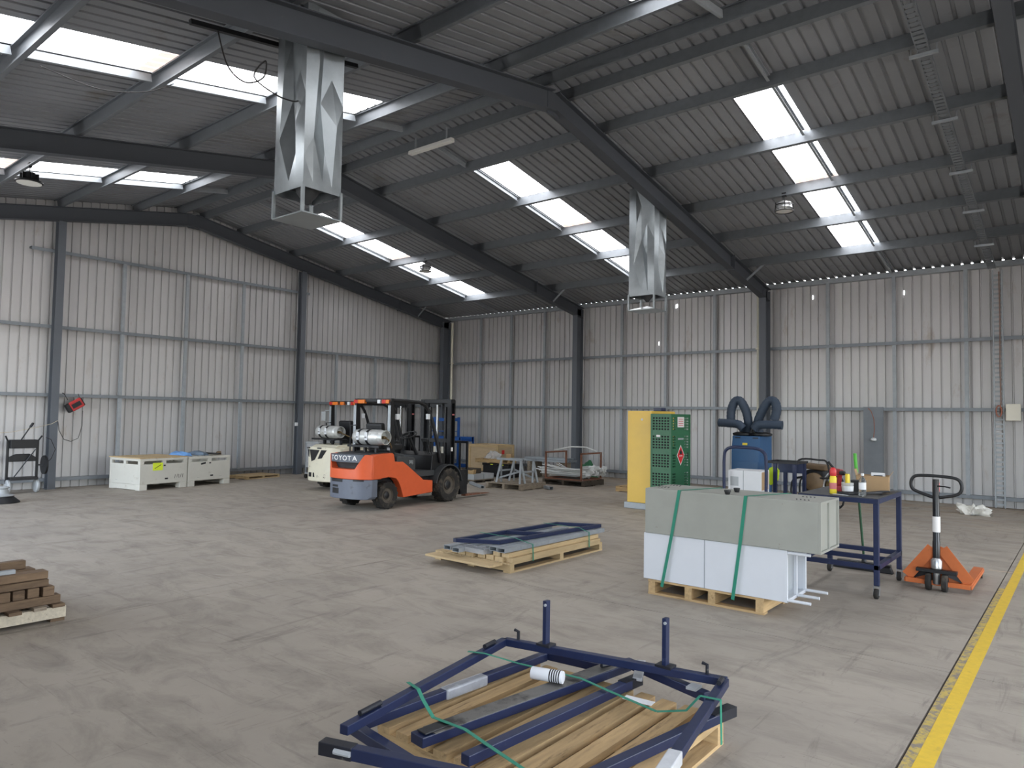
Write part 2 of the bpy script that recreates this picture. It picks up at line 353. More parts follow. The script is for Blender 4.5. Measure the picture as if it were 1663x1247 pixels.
# profile runs along +y: side axis = dir x up = +x, so mirror into -x
def girt(parent, axis, a, b, z, h=.075):
    pr = [(0, 0), (0, -h), (.006, -h), (.006, -.006), (.162, -.006), (.162, -h*.55), (.168, -h*.55), (.168, 0)]
    if axis == 'y':   # on the gable, inner face x=0, towards -x
        MB().extr([(-u, w) for u, w in pr], (0, a, z), (0, b, z)).build('girt', 'girt_galv', parent)
    else:             # on the side wall, inner face y=0, towards +y ; sweep along +x has side axis -y
        MB().extr([(-u, w) for u, w in pr], (a, 0, z), (b, 0, z)).build('girt', 'girt_galv', parent)
ZA, ZB, ZC, ZD, ZE = 5.371, 3.662, 2.127, .235, 5.18
girt(wl_, 'y', -13.05, -5.85, ZA)
for z in (ZB, ZC, ZD): girt(wl_, 'y', YN, 0, z)
def stud(parent, axis, pos, z0, z1, w=.075):
    pr = cee(w, .06, .004, .014)
    if axis == 'y':
        MB().extr([(u-.07, v-w/2) for u, v in pr], (0, pos, z0), (0, pos, z1), (0, 1, 0)).build('stud', 'galv', parent)
    else:
        MB().extr([(u+.01, v-w/2) for u, v in pr], (pos, 0, z0), (pos, 0, z1), (1, 0, 0)).build('stud', 'galv', parent)
for y in (-11.11, -9.57, -8.0):
    stud(wl_, 'y', y, ZD, ZC-.075); stud(wl_, 'y', y, ZC, ZB-.075); stud(wl_, 'y', y, ZB, ZA-.075)
for y in (-4.85, -3.32, -1.84, -14.2, -15.7, -17.3):
    stud(wl_, 'y', y, ZD, ZC-.075); stud(wl_, 'y', y, ZC, ZB-.075)
for y in (-12.526, -6.179):
    c = MB().extr(isec(.2, .155), (.005, y, 0), (.005, y, zr(y)-.005), (1, 0, 0))
    c.box(.0, .21, y-.1, y+.1, 0, .015); c.build('column', 'column_paint', wl_)
for s in (1, -1):  # strips added outside to stop daylight leaking in under the roof ribs
    e = HS+s*9.7
    MB().prism([(HS, zr(HS, OFF_R-.12)), (e, zr(e, OFF_R-.12)), (e, zr(e, OFF_R+.08)), (HS, zr(HS, OFF_R+.08))], 'x', -.26, -.245).build('light_leak_strip', 'wall_metal', wl_)
# ---- side wall, seen on the right
wr = struct('wall_right', 'ribbed metal side wall with girts and studs')
n = int(round((XE+.2)/SW_))+1
ZTOP = zr(.17, OFF_R)+.001
for k in range(n):
    link('cladding_sheet', sheet(rib_us(4, 0, .04, .03), lambda u, w, e: (u, .17+w, -.012 if not e else ZTOP), 'wall_metal') if k == 0 else bpy.data.objects['cladding_sheet_side'].data, wr, (-.17+k*SW_, 0, 0)).name = 'cladding_sheet_side'
for o in wr.children: o.name = 'cladding_sheet'
for z in (ZB, ZC, ZD): girt(wr, 'x', -.1, XE, z)
MB().extr([(0, 0), (0, .05), (-.01, .05), (-.01, .01), (-.165, .01), (-.165, 0)], (-.1, 0, ZE), (XE, 0, ZE)).build('eave_girt', 'galv', wr)
MB().extr([(.02, .05), (.02, .125), (-.035, .125), (-.035, .118), (.012, .118), (.012, .05)], (-.1, .0, ZE-.02), (XE, .0, ZE-.02)).build('eave_purlin', 'galv', wr)
for x in (1.62, 3.0, 4.39, 7.26, 8.69, 10.15, 13.07, 14.53, 15.95, 18.8, 20.25, 21.7):
    for z0, z1 in ((ZD, ZC-.075), (ZC, ZB-.075), (ZB, ZE)): stud(wr, 'x', x, z0, z1)
for x, zt in ((.33, 5.1), (11.385, 5.05)):
    b = MB().tube([(x, -.06, .3), (x, -.06, zt)], .042, 12); b.box(x-.06, x+.06, -.11, -.005, 3.62, 3.65)
    tag(b.build('downpipe', 'white_pipe', None, smooth=40), 'white downpipe in the far corner beside the gable wall' if x < 1 else 'white downpipe beside the column behind the blue fume extractor', 'downpipe')
# ---- the two walls out of view, each with open doorways
def wall_open(name, axis, v, a0, a1, doors, label):
    w = struct(name, label); segs = []; cur = a0
    for (a, b, h) in sorted(doors):
        segs += [(cur, a, 0, None), (a, b, h, None)]; cur = b
    segs.append((cur, a1, 0, None))
    for a, b, z0, _ in segs:
        m = max(1, int((b-a)/1.5))
        for i in range(m):
            p, q = a+(b-a)*i/m, a+(b-a)*(i+1)/m
            if axis == 'y':
                MB().box(p, q, v-.06, v, z0, zr(YN, OFF_R)-.03).build('cladding_sheet', 'wall_metal', w)
            else:
                MB().prism([(p, z0), (q, z0), (q, zr(q, OFF_R)-.03), (p, zr(p, OFF_R)-.03)], 'x', v, v+.06).build('cladding_sheet', 'wall_metal', w)
    return w
wall_open('wall_near', 'y', YN, -.2, XE, [(a, b, h) for ax, v, a, b, h in DOORS if ax == 'y'], 'ribbed metal side wall with open doorways')
wall_open('wall_end', 'x', XE, YN, .1, [(a, b, h) for ax, v, a, b, h in DOORS if ax == 'x'], 'ribbed metal end wall with an open doorway')
# ---- portal frames
FD = .318
for i, x in enumerate(FRX):
    fr = struct('portal_frame', 'dark painted steel portal frame')
    for s in (1, -1):
        yc = 0 if s > 0 else 2*HS
        # column web lies in the frame plane
        MB().extr(isec(.34, .17), (x, yc-s*.4, 0), (x, yc-s*.4, zr(yc-s*.4)+.2), (0, s, 0)).box(x-.12, x+.12, min(yc-s*.44, yc-s*.02), max(yc-s*.44, yc-s*.02), 0, .02).build('column', 'column_paint', fr)
        ang = Vector((0, -s, SL)).normalized()
        y0 = yc-s*.06
        MB().extr(isec(FD, .17), (x, y0, zr(y0)), (x, HS, ZAP), (0, s*SL, 1)).build('rafter', 'steel_paint', fr)
        ys_ = yc-s*2.45
        MB().prism([(ys_-.012, zr(ys_)-.02), (ys_+.012, zr(ys_)-.02), (ys_+.012, zr(ys_)+FD+.02), (ys_-.012, zr(ys_)+FD+.02)], 'x', x-.1, x+.1).build('splice_plate', 'steel_paint', fr)
        for dd, dx in ((1.65, .42),):
            yb = yc-s*dd
            if i < 3: MB().beam((x+.07, yb, zr(yb)+.02), (x+.07+dx, yb, zr(yb)+OFF_P+.03), .05, .012, (0, 1, 0)).build('fly_brace', 'steel_paint' if dd > 3 else 'galv', fr)
    MB().box(x-.01, x+.01, HS-.16, HS+.16, ZAP-.06, ZAP+.3).build('ridge_plate', 'steel_paint', fr)
# ---- roof: sheets, purlins, bridging ; translucent strips are windows
ce = struct('ceiling', 'ribbed metal roof lining on steel purlins')
PUR = [.3, 1.36, 3.02, 4.68, 6.24, 7.86]
SKYX = [8.55+7*SW_*k for k in (-1, 0, 1, 2, 3)]; SKYX[0] = 8.55-8*SW_
D0, D1 = 1.42, 8.03
GX0 = 8.55-12*SW_
EAVE = 9.5266+.205
def roof_pt(s, d, off): return HS+s*d, zr(HS+s*d, off)
def roof_sheet(s, d0, d1, m, lift=0.0):
    def P(u, w, e):
        y, z = roof_pt(s, d1 if e else d0, OFF_R); return (u, y-s*w*SL*-1*0, z+w+lift)
    return sheet(rib_us(4), P, m)
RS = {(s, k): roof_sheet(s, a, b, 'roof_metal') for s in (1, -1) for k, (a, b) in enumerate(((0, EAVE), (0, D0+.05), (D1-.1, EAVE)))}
skyc = set(round((x-GX0)/SW_) for x in SKYX)
for k in range(-1, 38):
    for s in (1, -1):
        x = GX0+k*SW_
        if x > XE+.1: continue
        if k in skyc:
            link('roof_sheet', RS[(s, 1)], ce, (x, 0, 0)); link('roof_sheet', RS[(s, 2)], ce, (x, 0, 0))
        else: link('roof_sheet', RS[(s, 0)], ce, (x, 0, 0))
SPL = [(D0, 4.55), (4.5, 4.95), (4.9, D1)]
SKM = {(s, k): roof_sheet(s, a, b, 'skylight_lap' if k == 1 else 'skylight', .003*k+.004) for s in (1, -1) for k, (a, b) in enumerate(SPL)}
wi = 0
for x in SKYX:
    for s in (1, -1):
        wi += 1; w = struct('window_%d' % wi, 'translucent corrugated skylight strip in the roof')
        for k in range(3): link('translucent_sheet' if k != 1 else 'sheet_lap', SKM[(s, k)], w, (x, 0, 0))
def zee(d, f, t=.006, lip=.018): return cee(d, f, t, lip)
for s in (1, -1):
    for d in PUR:
        y, z = roof_pt(s, d, OFF_P)
        for i in range(len(FRX)-1):
            a, b = FRX[i]-.2, FRX[i+1]+.2
            if i == 0: a = -.15
            MB().extr([(-s*(u-.03) if True else u, w) for u, w in zee(.197, .07)], (a, y, z), (b, y, z), (0, s*SL, 1)).build('purlin', 'purlin_galv', ce)
    for x in SKYX[:4]:
        xb = x-.035 if abs(x-SKYX[2]) > .1 else x+SW_-.085
        for d0, d1 in zip(PUR[1:-1], PUR[2:]):
            y0, z0 = roof_pt(s, d0+.06, OFF_P+.085); y1, z1 = roof_pt(s, d1-.06, OFF_P+.085)
            MB().extr([(u-.02, w) for u, w in cee(.1, .04, .004, .01)], (xb, y0, z0), (xb, y1, z1)).build('bridging', 'galv', ce)
        y0, z0 = roof_pt(s, PUR[0]+.06, OFF_P+.06); y1, z1 = roof_pt(s, PUR[1]-.04, OFF_P+.06)
        MB().extr([(u-.02, w) for u, w in cee(.1, .04, .004, .01)], (xb, y0, z0), (xb, y1, z1)).build('bridging', 'galv', ce)
        y0, z0 = roof_pt(s, PUR[-1]+.04, OFF_P+.085); y1, z1 = roof_pt(s, 9.46, OFF_P+.085)
        MB().extr([(u-.02, w) for u, w in cee(.1, .04, .004, .01)], (xb, y0, z0), (xb, y1, z1)).build('bridging', 'galv', ce)
for x, z in ((12.68, 4.89), (14.72, 4.81), (8.94, 4.98), (8.98, 5.0), (8.41, 3.95)):  # glowing chips added on the sheets in place of daylight through small holes
    MB().box(x-.007, x+.007, .158, .166, z-.05, z+.05).build('daylight_glow_patch', 'skylight', wr)
# ================================================================ FORKLIFTS
def curved_block(xs, zb, zt, yr, yf):
    """solid standing across x whose back face follows yr(x); yf is its straight front"""
    b = MB(); n = len(xs); vs = []
    for x in xs: vs += [(x, yr(x), zb(x)), (x, yr(x), zt(x)), (x, yf, zt(x)), (x, yf, zb(x))]
    fs = []
    for i in range(n-1):
        for k in range(4):
            j = (k+1) % 4; fs.append((i*4+k, i*4+j, (i+1)*4+j, (i+1)*4+k))
    fs += [(0, 1, 2, 3), tuple((n-1)*4+k for k in (3, 2, 1, 0))]
    return b.add(vs, fs)
def lerp_tab(tab):
    def f(x):
        if x <= tab[0][0]: return tab[0][1]
        for (a, p), (b, q) in zip(tab, tab[1:]):
            if x <= b: return p+(q-p)*(x-a)/(b-a)
        return tab[-1][1]
    return f
def wheel(parent, x, y, r, w, lugs, s, name='wheel'):
    h = w/2
    t = MB().lathe([(r*.55, -h*.8), (r*.8, -h), (r*.93, -h), (r*.975, -h*.72), (r*.975, h*.72), (r*.93, h), (r*.8, h), (r*.55, h*.8)], (0, 0, 0), (1, 0, 0), 32, caps=False)
    for k in range(lugs):
        a = 2*math.pi*k/lugs
        for sd in (-1, 1):
            c = (sd*h*.52, math.cos(a+sd*math.pi/lugs/2)*r*.975, math.sin(a+sd*math.pi/lugs/2)*r*.975)
            t.obox(c, (h*.86, r*.05, r*.135), (math.degrees(a+sd*math.pi/lugs/2), 0, 0))
    o = t.build(name, 'rubber', parent, smooth=35, loc=(x, y, r))
    MB().lathe([(r*.6, -h*.55), (r*.6, h*.72), (r*.55, h*.8), (r*.5, h*.45), (r*.3, h*.35), (r*.26, h*.62), (r*.12, h*.68), (.001, h*.68)], (0, 0, 0), (s, 0, 0), 24).build('rim', 'rim', o, smooth=40)
    MB().lathe([(.001, h*.46), (r*.28, h*.46), (r*.3, h*.5), (r*.2, h*.72), (.001, h*.74)], (0, 0, 0), (s, 0, 0), 20).build('hub', 'black_metal', o, smooth=40)
    return o
    for k in range(8):
        a = 2*math.pi*k/8; nut.cyl((s*h*.34, math.cos(a)*r*.4, math.sin(a)*r*.4), (s*h*.46, math.cos(a)*r*.4, math.sin(a)*r*.4), r*.035, 6)
    nut.build('wheel_nuts', 'rim', o)
    return o
def forklift(label, loc, rz, white=False):
    g = thing('forklift', label, 'forklift', loc, rz)
    paint = 'cream' if white else 'orange'
    XS = [-.56, -.54, -.5, -.45, -.4, -.35, -.3, -.2, -.1, 0, .1, .2, .26, .3, .34, .38, .42, .46, .5, .54, .56]
    yr = lambda x: -.76+.21*(abs(x)/.56)**3.2
    if not white:
        zt = lerp_tab([(-.56, 1.02), (-.42, 1.03), (-.41, 1.03), (-.36, .76), (.29, .76), (.46, 1.03), (.56, 1.02)])
        cw = curved_block(XS, lambda x: .575, zt, yr, -.3).build('counterweight', paint, g, bevel=.012, smooth=35)
        curved_block([-.4+.04*i for i in range(22)], lambda x: .885, lambda x: 1.025, lambda x: yr(x)+.004, -.3).build('name_band', 'band', cw, smooth=35)
        curved_block([-.42+.06*i for i in range(15)], lambda x: .745, lambda x: .9, lambda x: yr(x)+.2, -.25).build('grille', 'black', cw)
        lo = curved_block(XS, lambda x: .21+(.04 if abs(x) > .5 else 0), lambda x: .572, lambda x: yr(x)+.012, -.4).build('bumper_weight', 'cw_grey', g, bevel=.015, smooth=35)
        for (a, b, c, d) in ((-.33, .0, .515, .572), (.26, .45, .54, .572), (-.29, -.1, .3, .4), (-.29, -.12, .42, .46)):  # black blocks, slightly proud, paint the shade inside notches and hitch holes
            curved_block([a+(b-a)*i/5 for i in range(6)], lambda x: c, lambda x: d, lambda x: yr(x)+.009, -.5).build('recess_shade', 'black', lo)
        for i, ch in enumerate('TOYOTA'):
            x = -.30+i*.118
            n_ = Vector((.21*3.2/.56*(abs(x)/.56)**2.2*(1 if x > 0 else -1), -1, 0)).normalized()
            text(ch, .125, cw, 'sign_white', basis(Vector((x, yr(x)+.004, .957))+n_*.002, Vector((-n_.y, n_.x, 0)), (0, 0, 1)), xs=1.15)
        side = [(-.53, .575), (-.53, 1.0), (-.44, 1.03), (-.03, 1.05), (.01, 1.02), (.04, .885), (.25, .88), (.34, .83), (.86, .49), (1.13, .465), (1.13, .23), (.29, .19), (.25, .30), (.21, .40), (.15, .5), (.08, .565), (-.1, .6)]
    else:
        zb = lerp_tab([(-.56, .4), (-.45, .2), (.45, .2), (.56, .4)])
        cw = curved_block(XS, zb, lambda x: 1.0-.04*(abs(x)/.56)**4, lambda x: yr(x)-.02, -.3).build('counterweight', paint, g, bevel=.03, smooth=35)
        for poly in ([(-.40, .93), (-.33, .93), (-.3, .74), (-.36, .76)], [(-.27, .93), (.08, .93), (-.08, .70), (-.2, .66)], [(.14, .93), (.3, .93), (.16, .74), (.02, .72)], [(-.3, .4), (-.18, .4), (-.18, .3), (-.3, .3)], [(-.14, .4), (-.1, .4), (-.08, .3), (-.14, .3)]):
            xs_ = [p[0] for p in poly]; m = sum(xs_)/4
            MB().prism(poly, 'y', yr(m)-.026, yr(m)+.1).build('opening_shade', 'black', cw)  # black block paints the dark inside a counterweight hole
        for a, b in ((-.37, -.3), (.0, .14)):
            MB().box(a, b, yr(.1)-.028, yr(.1)+.02, .955, .985).build('maker_plate', 'dark_grey', cw)
        side = [(-.53, .45), (-.53, .92), (-.44, .99), (.02, 1.0), (.25, .95), (.86, .49), (1.13, .465), (1.13, .23), (.29, .19), (.21, .40), (.08, .565), (-.2, .6), (-.4, .42)]
    for s in (-1, 1):
        MB().prism(side, 'x', s*.40, s*.565).build('side_panel', paint, g, bevel=.012)
    MB().box(-.37, .37, -.42, 1.75, .2, .6).build('chassis', 'black_metal', g, bevel=.01)
    hood = MB().prism([(-.62, .99), (-.5, 1.045), (.1, 1.06), (.45, 1.0), (.45, .6), (-.5, .6)], 'x', -.42, .42).build('engine_hood', 'dark_grey' if not white else 'cream', g, bevel=.015)
    MB().box(-.5, .5, .3, 1.25, .55, .66).build('floor_plate', 'dark_grey', g, bevel=.01)
    for s in (-1, 1):
        bx = MB().prism([(.09, .7), (.09, .96), (.14, .975), (.56, .955), (.61, .9), (.61, .7)], 'x', s*.36, s*.562).build('side_cover', 'dark_grey', g, bevel=.015)
        if s > 0 and not white: text('35J', .085, bx, 'light_grey', basis((.564, .48, .86), (0, 1, 0), (0, 0, 1)), xs=1.1)
    MB().prism([(1.18, .62), (1.22, .95), (1.36, 1.02), (1.62, .98), (1.62, .5), (1.25, .5)], 'x', -.46, .46).build('dashboard', 'black', g, bevel=.015)
    seat = MB().obox((0, .36, 1.12), (.46, .48, .13), (4, 0, 0)).build('seat', 'black', g, bevel=.035, seg=3)
    MB().obox((0, .08, 1.36), (.44, .12, .5), (8, 0, 0)).build('backrest', 'black', seat, bevel=.04, seg=3)
    for s in (-1, 1): MB().obox((s*.26, .3, 1.24), (.05, .3, .05)).build('armrest', 'black', seat, bevel=.015)
    ring = [Vector((0, 1.0, 1.36))+Vector((math.cos(a)*.17, math.sin(a)*.15, math.sin(a)*.07)) for a in [2*math.pi*i/20 for i in range(20)]]
    st = MB().tube(ring, .014, 6, True)
    for a in (0, 7, 13): st.tube([(0, 1.0, 1.36), ring[a]], .011, 6)
    st.build('steering_wheel', 'black', g, smooth=40)
    MB().tube([(0, 1.0, 1.35), (0, 1.25, .95)], .035, 8).build('steering_column', 'black', g, smooth=40)
    lv = MB()
    for i in range(4):
        lv.tube([(.2+i*.055, 1.3, .98), (.21+i*.055, 1.18, 1.26)], .008, 6); lv.lathe([(.004, 0), (.016, .008), (.018, .03), (.004, .045)], (.21+i*.055, 1.18, 1.25), (0, -.3, 1), 8)
    lv.build('control_levers', 'black', g, smooth=40)
    # wheels and mudguards
    for s in (-1, 1):
        wheel(g, s*.46, -.11, .26, .19, 16, s, 'rear_wheel'); wheel(g, s*.5, 1.60, .345, .25, 18, s, 'front_wheel')
        ou = arc((0, 1.60, .345), .425, 8, 172, 14, ('y', 'z')); inn = arc((0, 1.60, .345), .40, 172, 8, 14, ('y', 'z'))
        MB().prism([(p[1], p[2]) for p in ou+inn], 'x', s*.37, s*.62).build('mudguard', 'dark_grey', g, smooth=35)
    # overhead guard
    gd = MB()
    for s in (-1, 1):
        gd.beam((s*.47, .04, 1.0), (s*.46, .0, 2.03), .055, .1, (0, 1, 0))
        gd.tube([(s*.5, 1.44, .8), (s*.5, 1.32, 1.2), (s*.49, 1.18, 1.62), (s*.48, 1.06, 1.86), (s*.47, .96, 1.97), (s*.46, .8, 2.03), (s*.46, .4, 2.05), (s*.46, .0, 2.05)], .036, 8)
    for i in range(7): gd.box(-.46, .46, .06+i*.115, .09+i*.115, 2.03, 2.07)
    gd.beam((-.5, .0, 2.05), (.5, .0, 2.05), .07, .06); gd.beam((-.48, .86, 2.02), (.48, .86, 2.02), .06, .05)
    guard = gd.build('overhead_guard', 'black_metal', g, smooth=35)
    for nm, m, x0, x1 in (('tail_light', 'lens_red', -.49, -.38), ('indicator', 'lens_amber', -.375, -.2), ('tail_light', 'lens_red', .28, .38), ('indicator', 'lens_amber', .385, .46), ('reversing_light', 'lens_white', .16, .24)):
        MB().box(x0, x1, -.075, .0, 1.985, 2.06).build(nm, m, guard, bevel=.008)
    if white: MB().box(-.1, .03, -.075, 0, 1.985, 2.06).build('beacon', 'lens_amber', guard, bevel=.008)
    for x, y, z in ((.5, .14, 1.75), (.5, 1.02, 1.76)):
        MB().box(x-.03, x+.03, y-.035, y+.035, z-.07, z+.04).build('work_lamp', 'lens_white', guard, bevel=.008)
    for s in (-1, 1): MB().box(s*.47-.035, s*.47+.035, -.055, -.048, 1.1, 1.95).build('pillar_strip', 'galv', guard)
    if white:
        MB().tube([(-.46, -.02, 1.85), (-.62, -.08, 1.85), (-.62, -.08, 1.75)], .012, 6).box(-.7, -.55, -.13, -.07, 1.6, 1.82).build('camera_box', 'light_grey', guard)
    # gas cylinder on its cradle
    TX, TY = (.1, -.2) if not white else (-.16, -.34)
    tk = MB().lathe([(.02, -.37), (.1, -.36), (.14, -.32), (.148, -.26), (.148, .3), (.14, .33), (.13, .35)], (TX, TY, 1.34), (1, 0, 0), 24).build('gas_cylinder', 'tank', g, smooth=40)
    MB().lathe([(.118, .34), (.135, .345), (.135, .45), (.122, .45), (.118, .36)], (TX, TY, 1.34), (1, 0, 0), 24, caps=False).build('collar', 'tank', tk, smooth=40)
    MB().lathe([(.03, .33), (.03, .42), (.012, .43), (.012, .47)], (TX, TY, 1.34), (1, 0, 0), 10).tube([(TX+.4, TY, 1.34), (TX+.43, TY+.08, 1.3), (.5, .0, 1.15), (.4, .05, 1.05)], .014, 6).build('valve', 'gauge_brass', tk, smooth=40)
    for x in (TX-.17, TX+.06):
        MB().lathe([(.149, -.03), (.156, -.028), (.156, .028), (.149, .03)], (x, TY, 1.34), (1, 0, 0), 24, caps=False).build('strap', 'black', tk, smooth=40)
        MB().obox((x+.01, TY-.152, 1.36), (.07, .006, .15)).build('buckle', 'lens_white', tk)
    cr = MB()
    for y in (TY-.14, TY+.14): cr.beam((TX-.42, y, 1.17), (TX+.42, y, 1.17), .04, .04)
    for x in (-.3, 0, .3): cr.beam((x, TY-.16, 1.17), (x, TY+.16, 1.17), .05, .03); cr.beam((x, TY, 1.03), (x, TY, 1.17), .05, .05)
    cr.tube([(-.42, -.2, 1.05), (-.42, -.2, 1.55), (-.3, -.15, 1.56)], .015, 6)
    cr.build('cradle', 'black_metal', g)
    # mast, carriage and forks
    ms = MB()
    for s in (-1, 1):
        ms.extr([(-.05*s, 0), (.05*s, 0), (.05*s, .15), (-.05*s, .15), (-.05*s, .12), (.02*s, .12), (.02*s, .03), (-.05*s, .03)], (s*.38, 1.82, .1), (s*.38, 1.82, 2.1), (0, 1, 0))
    ms.box(-.43, .43, 1.83, 1.95, 2.04, 2.12); ms.box(-.36, .36, 1.83, 1.88, 1.2, 1.28); ms.box(-.36, .36, 1.83, 1.88, .35, .5)
    mast = ms.build('mast', 'black_metal', g)
    im = MB()
    for s in (-1, 1): im.box(s*.31-.035, s*.31+.035, 1.9, 2.03, .08, 2.08)
    im.box(-.3, .3, 1.93, 1.98, 1.96, 2.04); im.build('inner_mast', 'black_metal', mast)
    for s in (-1, 1):
        MB().cyl((s*.22, 1.9, .15), (s*.22, 1.9, 1.95), .035, 12).build('lift_cylinder', 'black_gloss', mast, smooth=40)
        MB().box(s*.1-.015, s*.1+.015, 2.02, 2.035, .3, 2.0).build('lift_chain', 'rim', mast)
    MB().cyl((0, 1.88, .9), (0, 1.88, 2.0), .025, 10).build('hydraulic_rod', 'steel_bright', mast, smooth=40)
    MB().tube([(.12, 1.9, 2.05), (.16, 1.98, 1.7), (.14, 2.02, 1.0), (.16, 2.02, .5)], .014, 6).build('hose', 'black', mast, smooth=40)
    MB().box(.432, .436, 1.84, 1.9, 1.02, 1.1).build('maker_plate', 'sign_white', mast); MB().box(.432, .436, 1.86, 1.93, 1.78, 1.81).build('warning_label', 'pink_print', mast)
    ca = MB().box(-.52, -.46, 2.06, 2.3, .1, .62).box(.46, .52, 2.06, 2.3, .1, .62).box(-.52, .52, 2.06, 2.11, .12, .2).box(-.52, .52, 2.06, 2.11, .5, .58).box(-.4, -.3, 2.04, 2.09, .1, .6).box(.3, .4, 2.04, 2.09, .1, .6)
    for x in (-.5, -.3, -.1, .1, .3, .5): ca.box(x-.018, x+.018, 2.29, 2.33, .3, 1.22)
    ca.box(-.52, .52, 2.29, 2.33, 1.18, 1.23).box(-.52, .52, 2.26, 2.3, .5, .58); ca.build('carriage', 'black_metal', g)
    for x in (-.4, .4):
        MB().prism([(2.335, .04), (2.335, .6), (2.37, .6), (2.375, .085), (2.8, .07), (3.2, .05), (3.2, .04)], 'x', x-.06, x+.06).build('fork', 'rust' if not white else 'black_metal', g)
    return g
forklift('orange gas forklift with grey bumper weight and dark name band', (7.25, -9.33, 0), 4.4)
forklift('scuffed cream gas forklift parked beyond the orange one', (4.12, -7.62, 0), 3.0, True)
# ================================================================ PALLETS AND LOADS
def pallet(label, loc, rz, W, L, along='y', nb=7, h=.15, bw=None, m='wood', bearers=(0, .5, 1), lower=(0, .5, 1), group=None, mb=None, dt=.02):
    """timber pallet, corner at the origin; deck boards run along the given axis, bearers across them"""
    p = thing('pallet', label, 'pallet', loc, rz, group); mb = mb or m; t = .02; bh = h-2*t
    D = W if along == 'y' else L; R_ = L if along == 'y' else W
    bw = bw or D/nb*.8
    wx = {'wood': 'wood_x', 'wood_new': 'wood_new_x'}
    ma, mc = (m, wx.get(mb, mb)) if along == 'y' else (wx.get(m, m), mb)
    def bx(u0, u1, v0, v1, z0, z1):
        return MB().box(u0, u1, v0, v1, z0, z1) if along == 'y' else MB().box(v0, v1, u0, u1, z0, z1)
    for i in range(nb):
        c = bw/2+(D-bw)*i/(nb-1); bx(c-bw/2, c+bw/2, random.uniform(-.006, .006), R_+random.uniform(-.006, .006), h-dt, h).build('deck_board', ma, p)
    for f in bearers:
        c = .04+(R_-.08)*f; bx(0, D, c-.036, c+.036, t, h-dt).build('bearer', mc, p)
    for f in lower:
        c = .05+(D-.1)*f; bx(c-.05, c+.05, 0, R_, 0, t).build('base_board', ma, p)
    return p
def lay_frame(g, name, m, segs, w=.05, h=.05):
    for a, b in segs: MB().beam(a, b, w, h).build(name, m, g, bevel=.004)
# ---- pallet with the loose blue frames, in front
pallet('timber pallet lying under loose navy steel frames', (15.1, -15.78, 0), 0, 1.35, 1.31, 'y', 10, .15, .092, dt=.036)
zt = .295
g = thing('steel_gate', 'navy steel frame with two upright posts, topmost on the pallet', 'steel gate', (0, 0, 0))
lay_frame(g, 'rail', 'blue', [((15.3, -16.16, zt), (15.02, -14.64, zt)), ((15.02, -14.64, zt), (16.42, -14.35, zt)), ((16.41, -14.36, zt), (16.60, -15.36, zt))], .05, .046)
MB().beam((16.6, -15.36, zt), (16.655, -15.64, zt), .064, .06).build('plastic_sleeve', 'sleeve', g, bevel=.006)
for x, y in ((15.31, -14.575), (16.07, -14.415)):
    MB().beam((x, y, zt+.026), (x, y, .60), .045, .028, (1, 0, 0)).build('post', 'blue', g, bevel=.003); MB().box(x-.05, x+.05, y-.04, y+.04, zt+.02, zt+.034).build('post_foot', 'navy_black', g)
    MB().cyl((x+.008, y-.03, .575), (x+.008, y-.022, .575), .009, 10).build('bolt_hole', 'light_grey', g)
for x, y in ((15.11, -14.61), (16.31, -14.37)):
    MB().tube([(x, y, zt+.02), (x, y, zt+.075), (x-.03, y, zt+.08)], .011, 6).build('hook', 'navy_black', g)
for a, b in (((15.28, -16.05), (15.255, -15.9)), ((15.07, -14.9), (15.05, -14.78)), ((16.42, -14.42), (16.435, -14.5))):
    MB().tube([(*a, zt+.038), (*b, zt+.038)], .014, 8).build('hinge_pin', 'navy_black', g, smooth=40)
g = thing('steel_gate', 'navy steel rail with black hinge end sloping off the near pallet corner', 'steel gate')
MB().beam((15.30, -16.275, .262), (16.25, -15.955, .262), .055, .055).build('rail', 'blue', g, bevel=.004)
MB().beam((15.295, -16.277, .262), (15.46, -16.221, .262), .06, .06).build('hinge_end', 'navy_black', g, bevel=.004)
MB().tube([(15.39, -16.28, .267), (15.47, -16.255, .267)], .013, 8).build('hinge_pin', 'light_grey', g, smooth=40)
zl = .177
g = thing('steel_gate', 'navy steel frame resting directly on the pallet boards, wrapped in film', 'steel gate')
lay_frame(g, 'rail', 'blue', [((15.13, -15.95, zl+.02), (15.215, -14.46, zl+.02)), ((16.25, -15.75, zl), (16.475, -14.45, zl)), ((15.23, -14.43, zl+.022), (15.62, -14.39, zl+.022)), ((15.15, -15.98, zl+.03), (15.75, -16.06, zl+.03))], .055, .05)
MB().beam((15.165, -15.36, zl+.02), (15.187, -15.03, zl+.02), .07, .062).build('film_wrap', 'film', g, bevel=.012)
MB().beam((16.44, -14.62, zl+.004), (16.482, -14.43, zl+.004), .062, .054).build('end_plate', 'navy_black', g)
zc = .207
g = thing('steel_gate', 'navy steel frame with a wide grey plate across the pallet boards', 'steel gate')
lay_frame(g, 'rail', 'blue', [((15.72, -14.27, zc+.02), (16.35, -14.46, zc+.02)), ((15.8, -15.86, zc), (15.9, -14.45, zc))], .055, .05)
MB().beam((15.49, -15.87, zc), (15.715, -14.27, zc), .10, .05).build('wide_rail', 'blue', g, bevel=.004)
MB().beam((15.505, -15.8, zc+.028), (15.70, -14.34, zc+.028), .10, .006).build('top_plate', 'plate_grey', g)
MB().beam((15.50, -15.85, zc+.034), (15.52, -15.68, zc+.034), .07, .008).build('lock_plate', 'black_metal', g, bevel=.003)
MB().beam((15.885, -14.6, zc), (15.902, -14.43, zc), .06, .055).build('end_plate', 'navy_black', g)
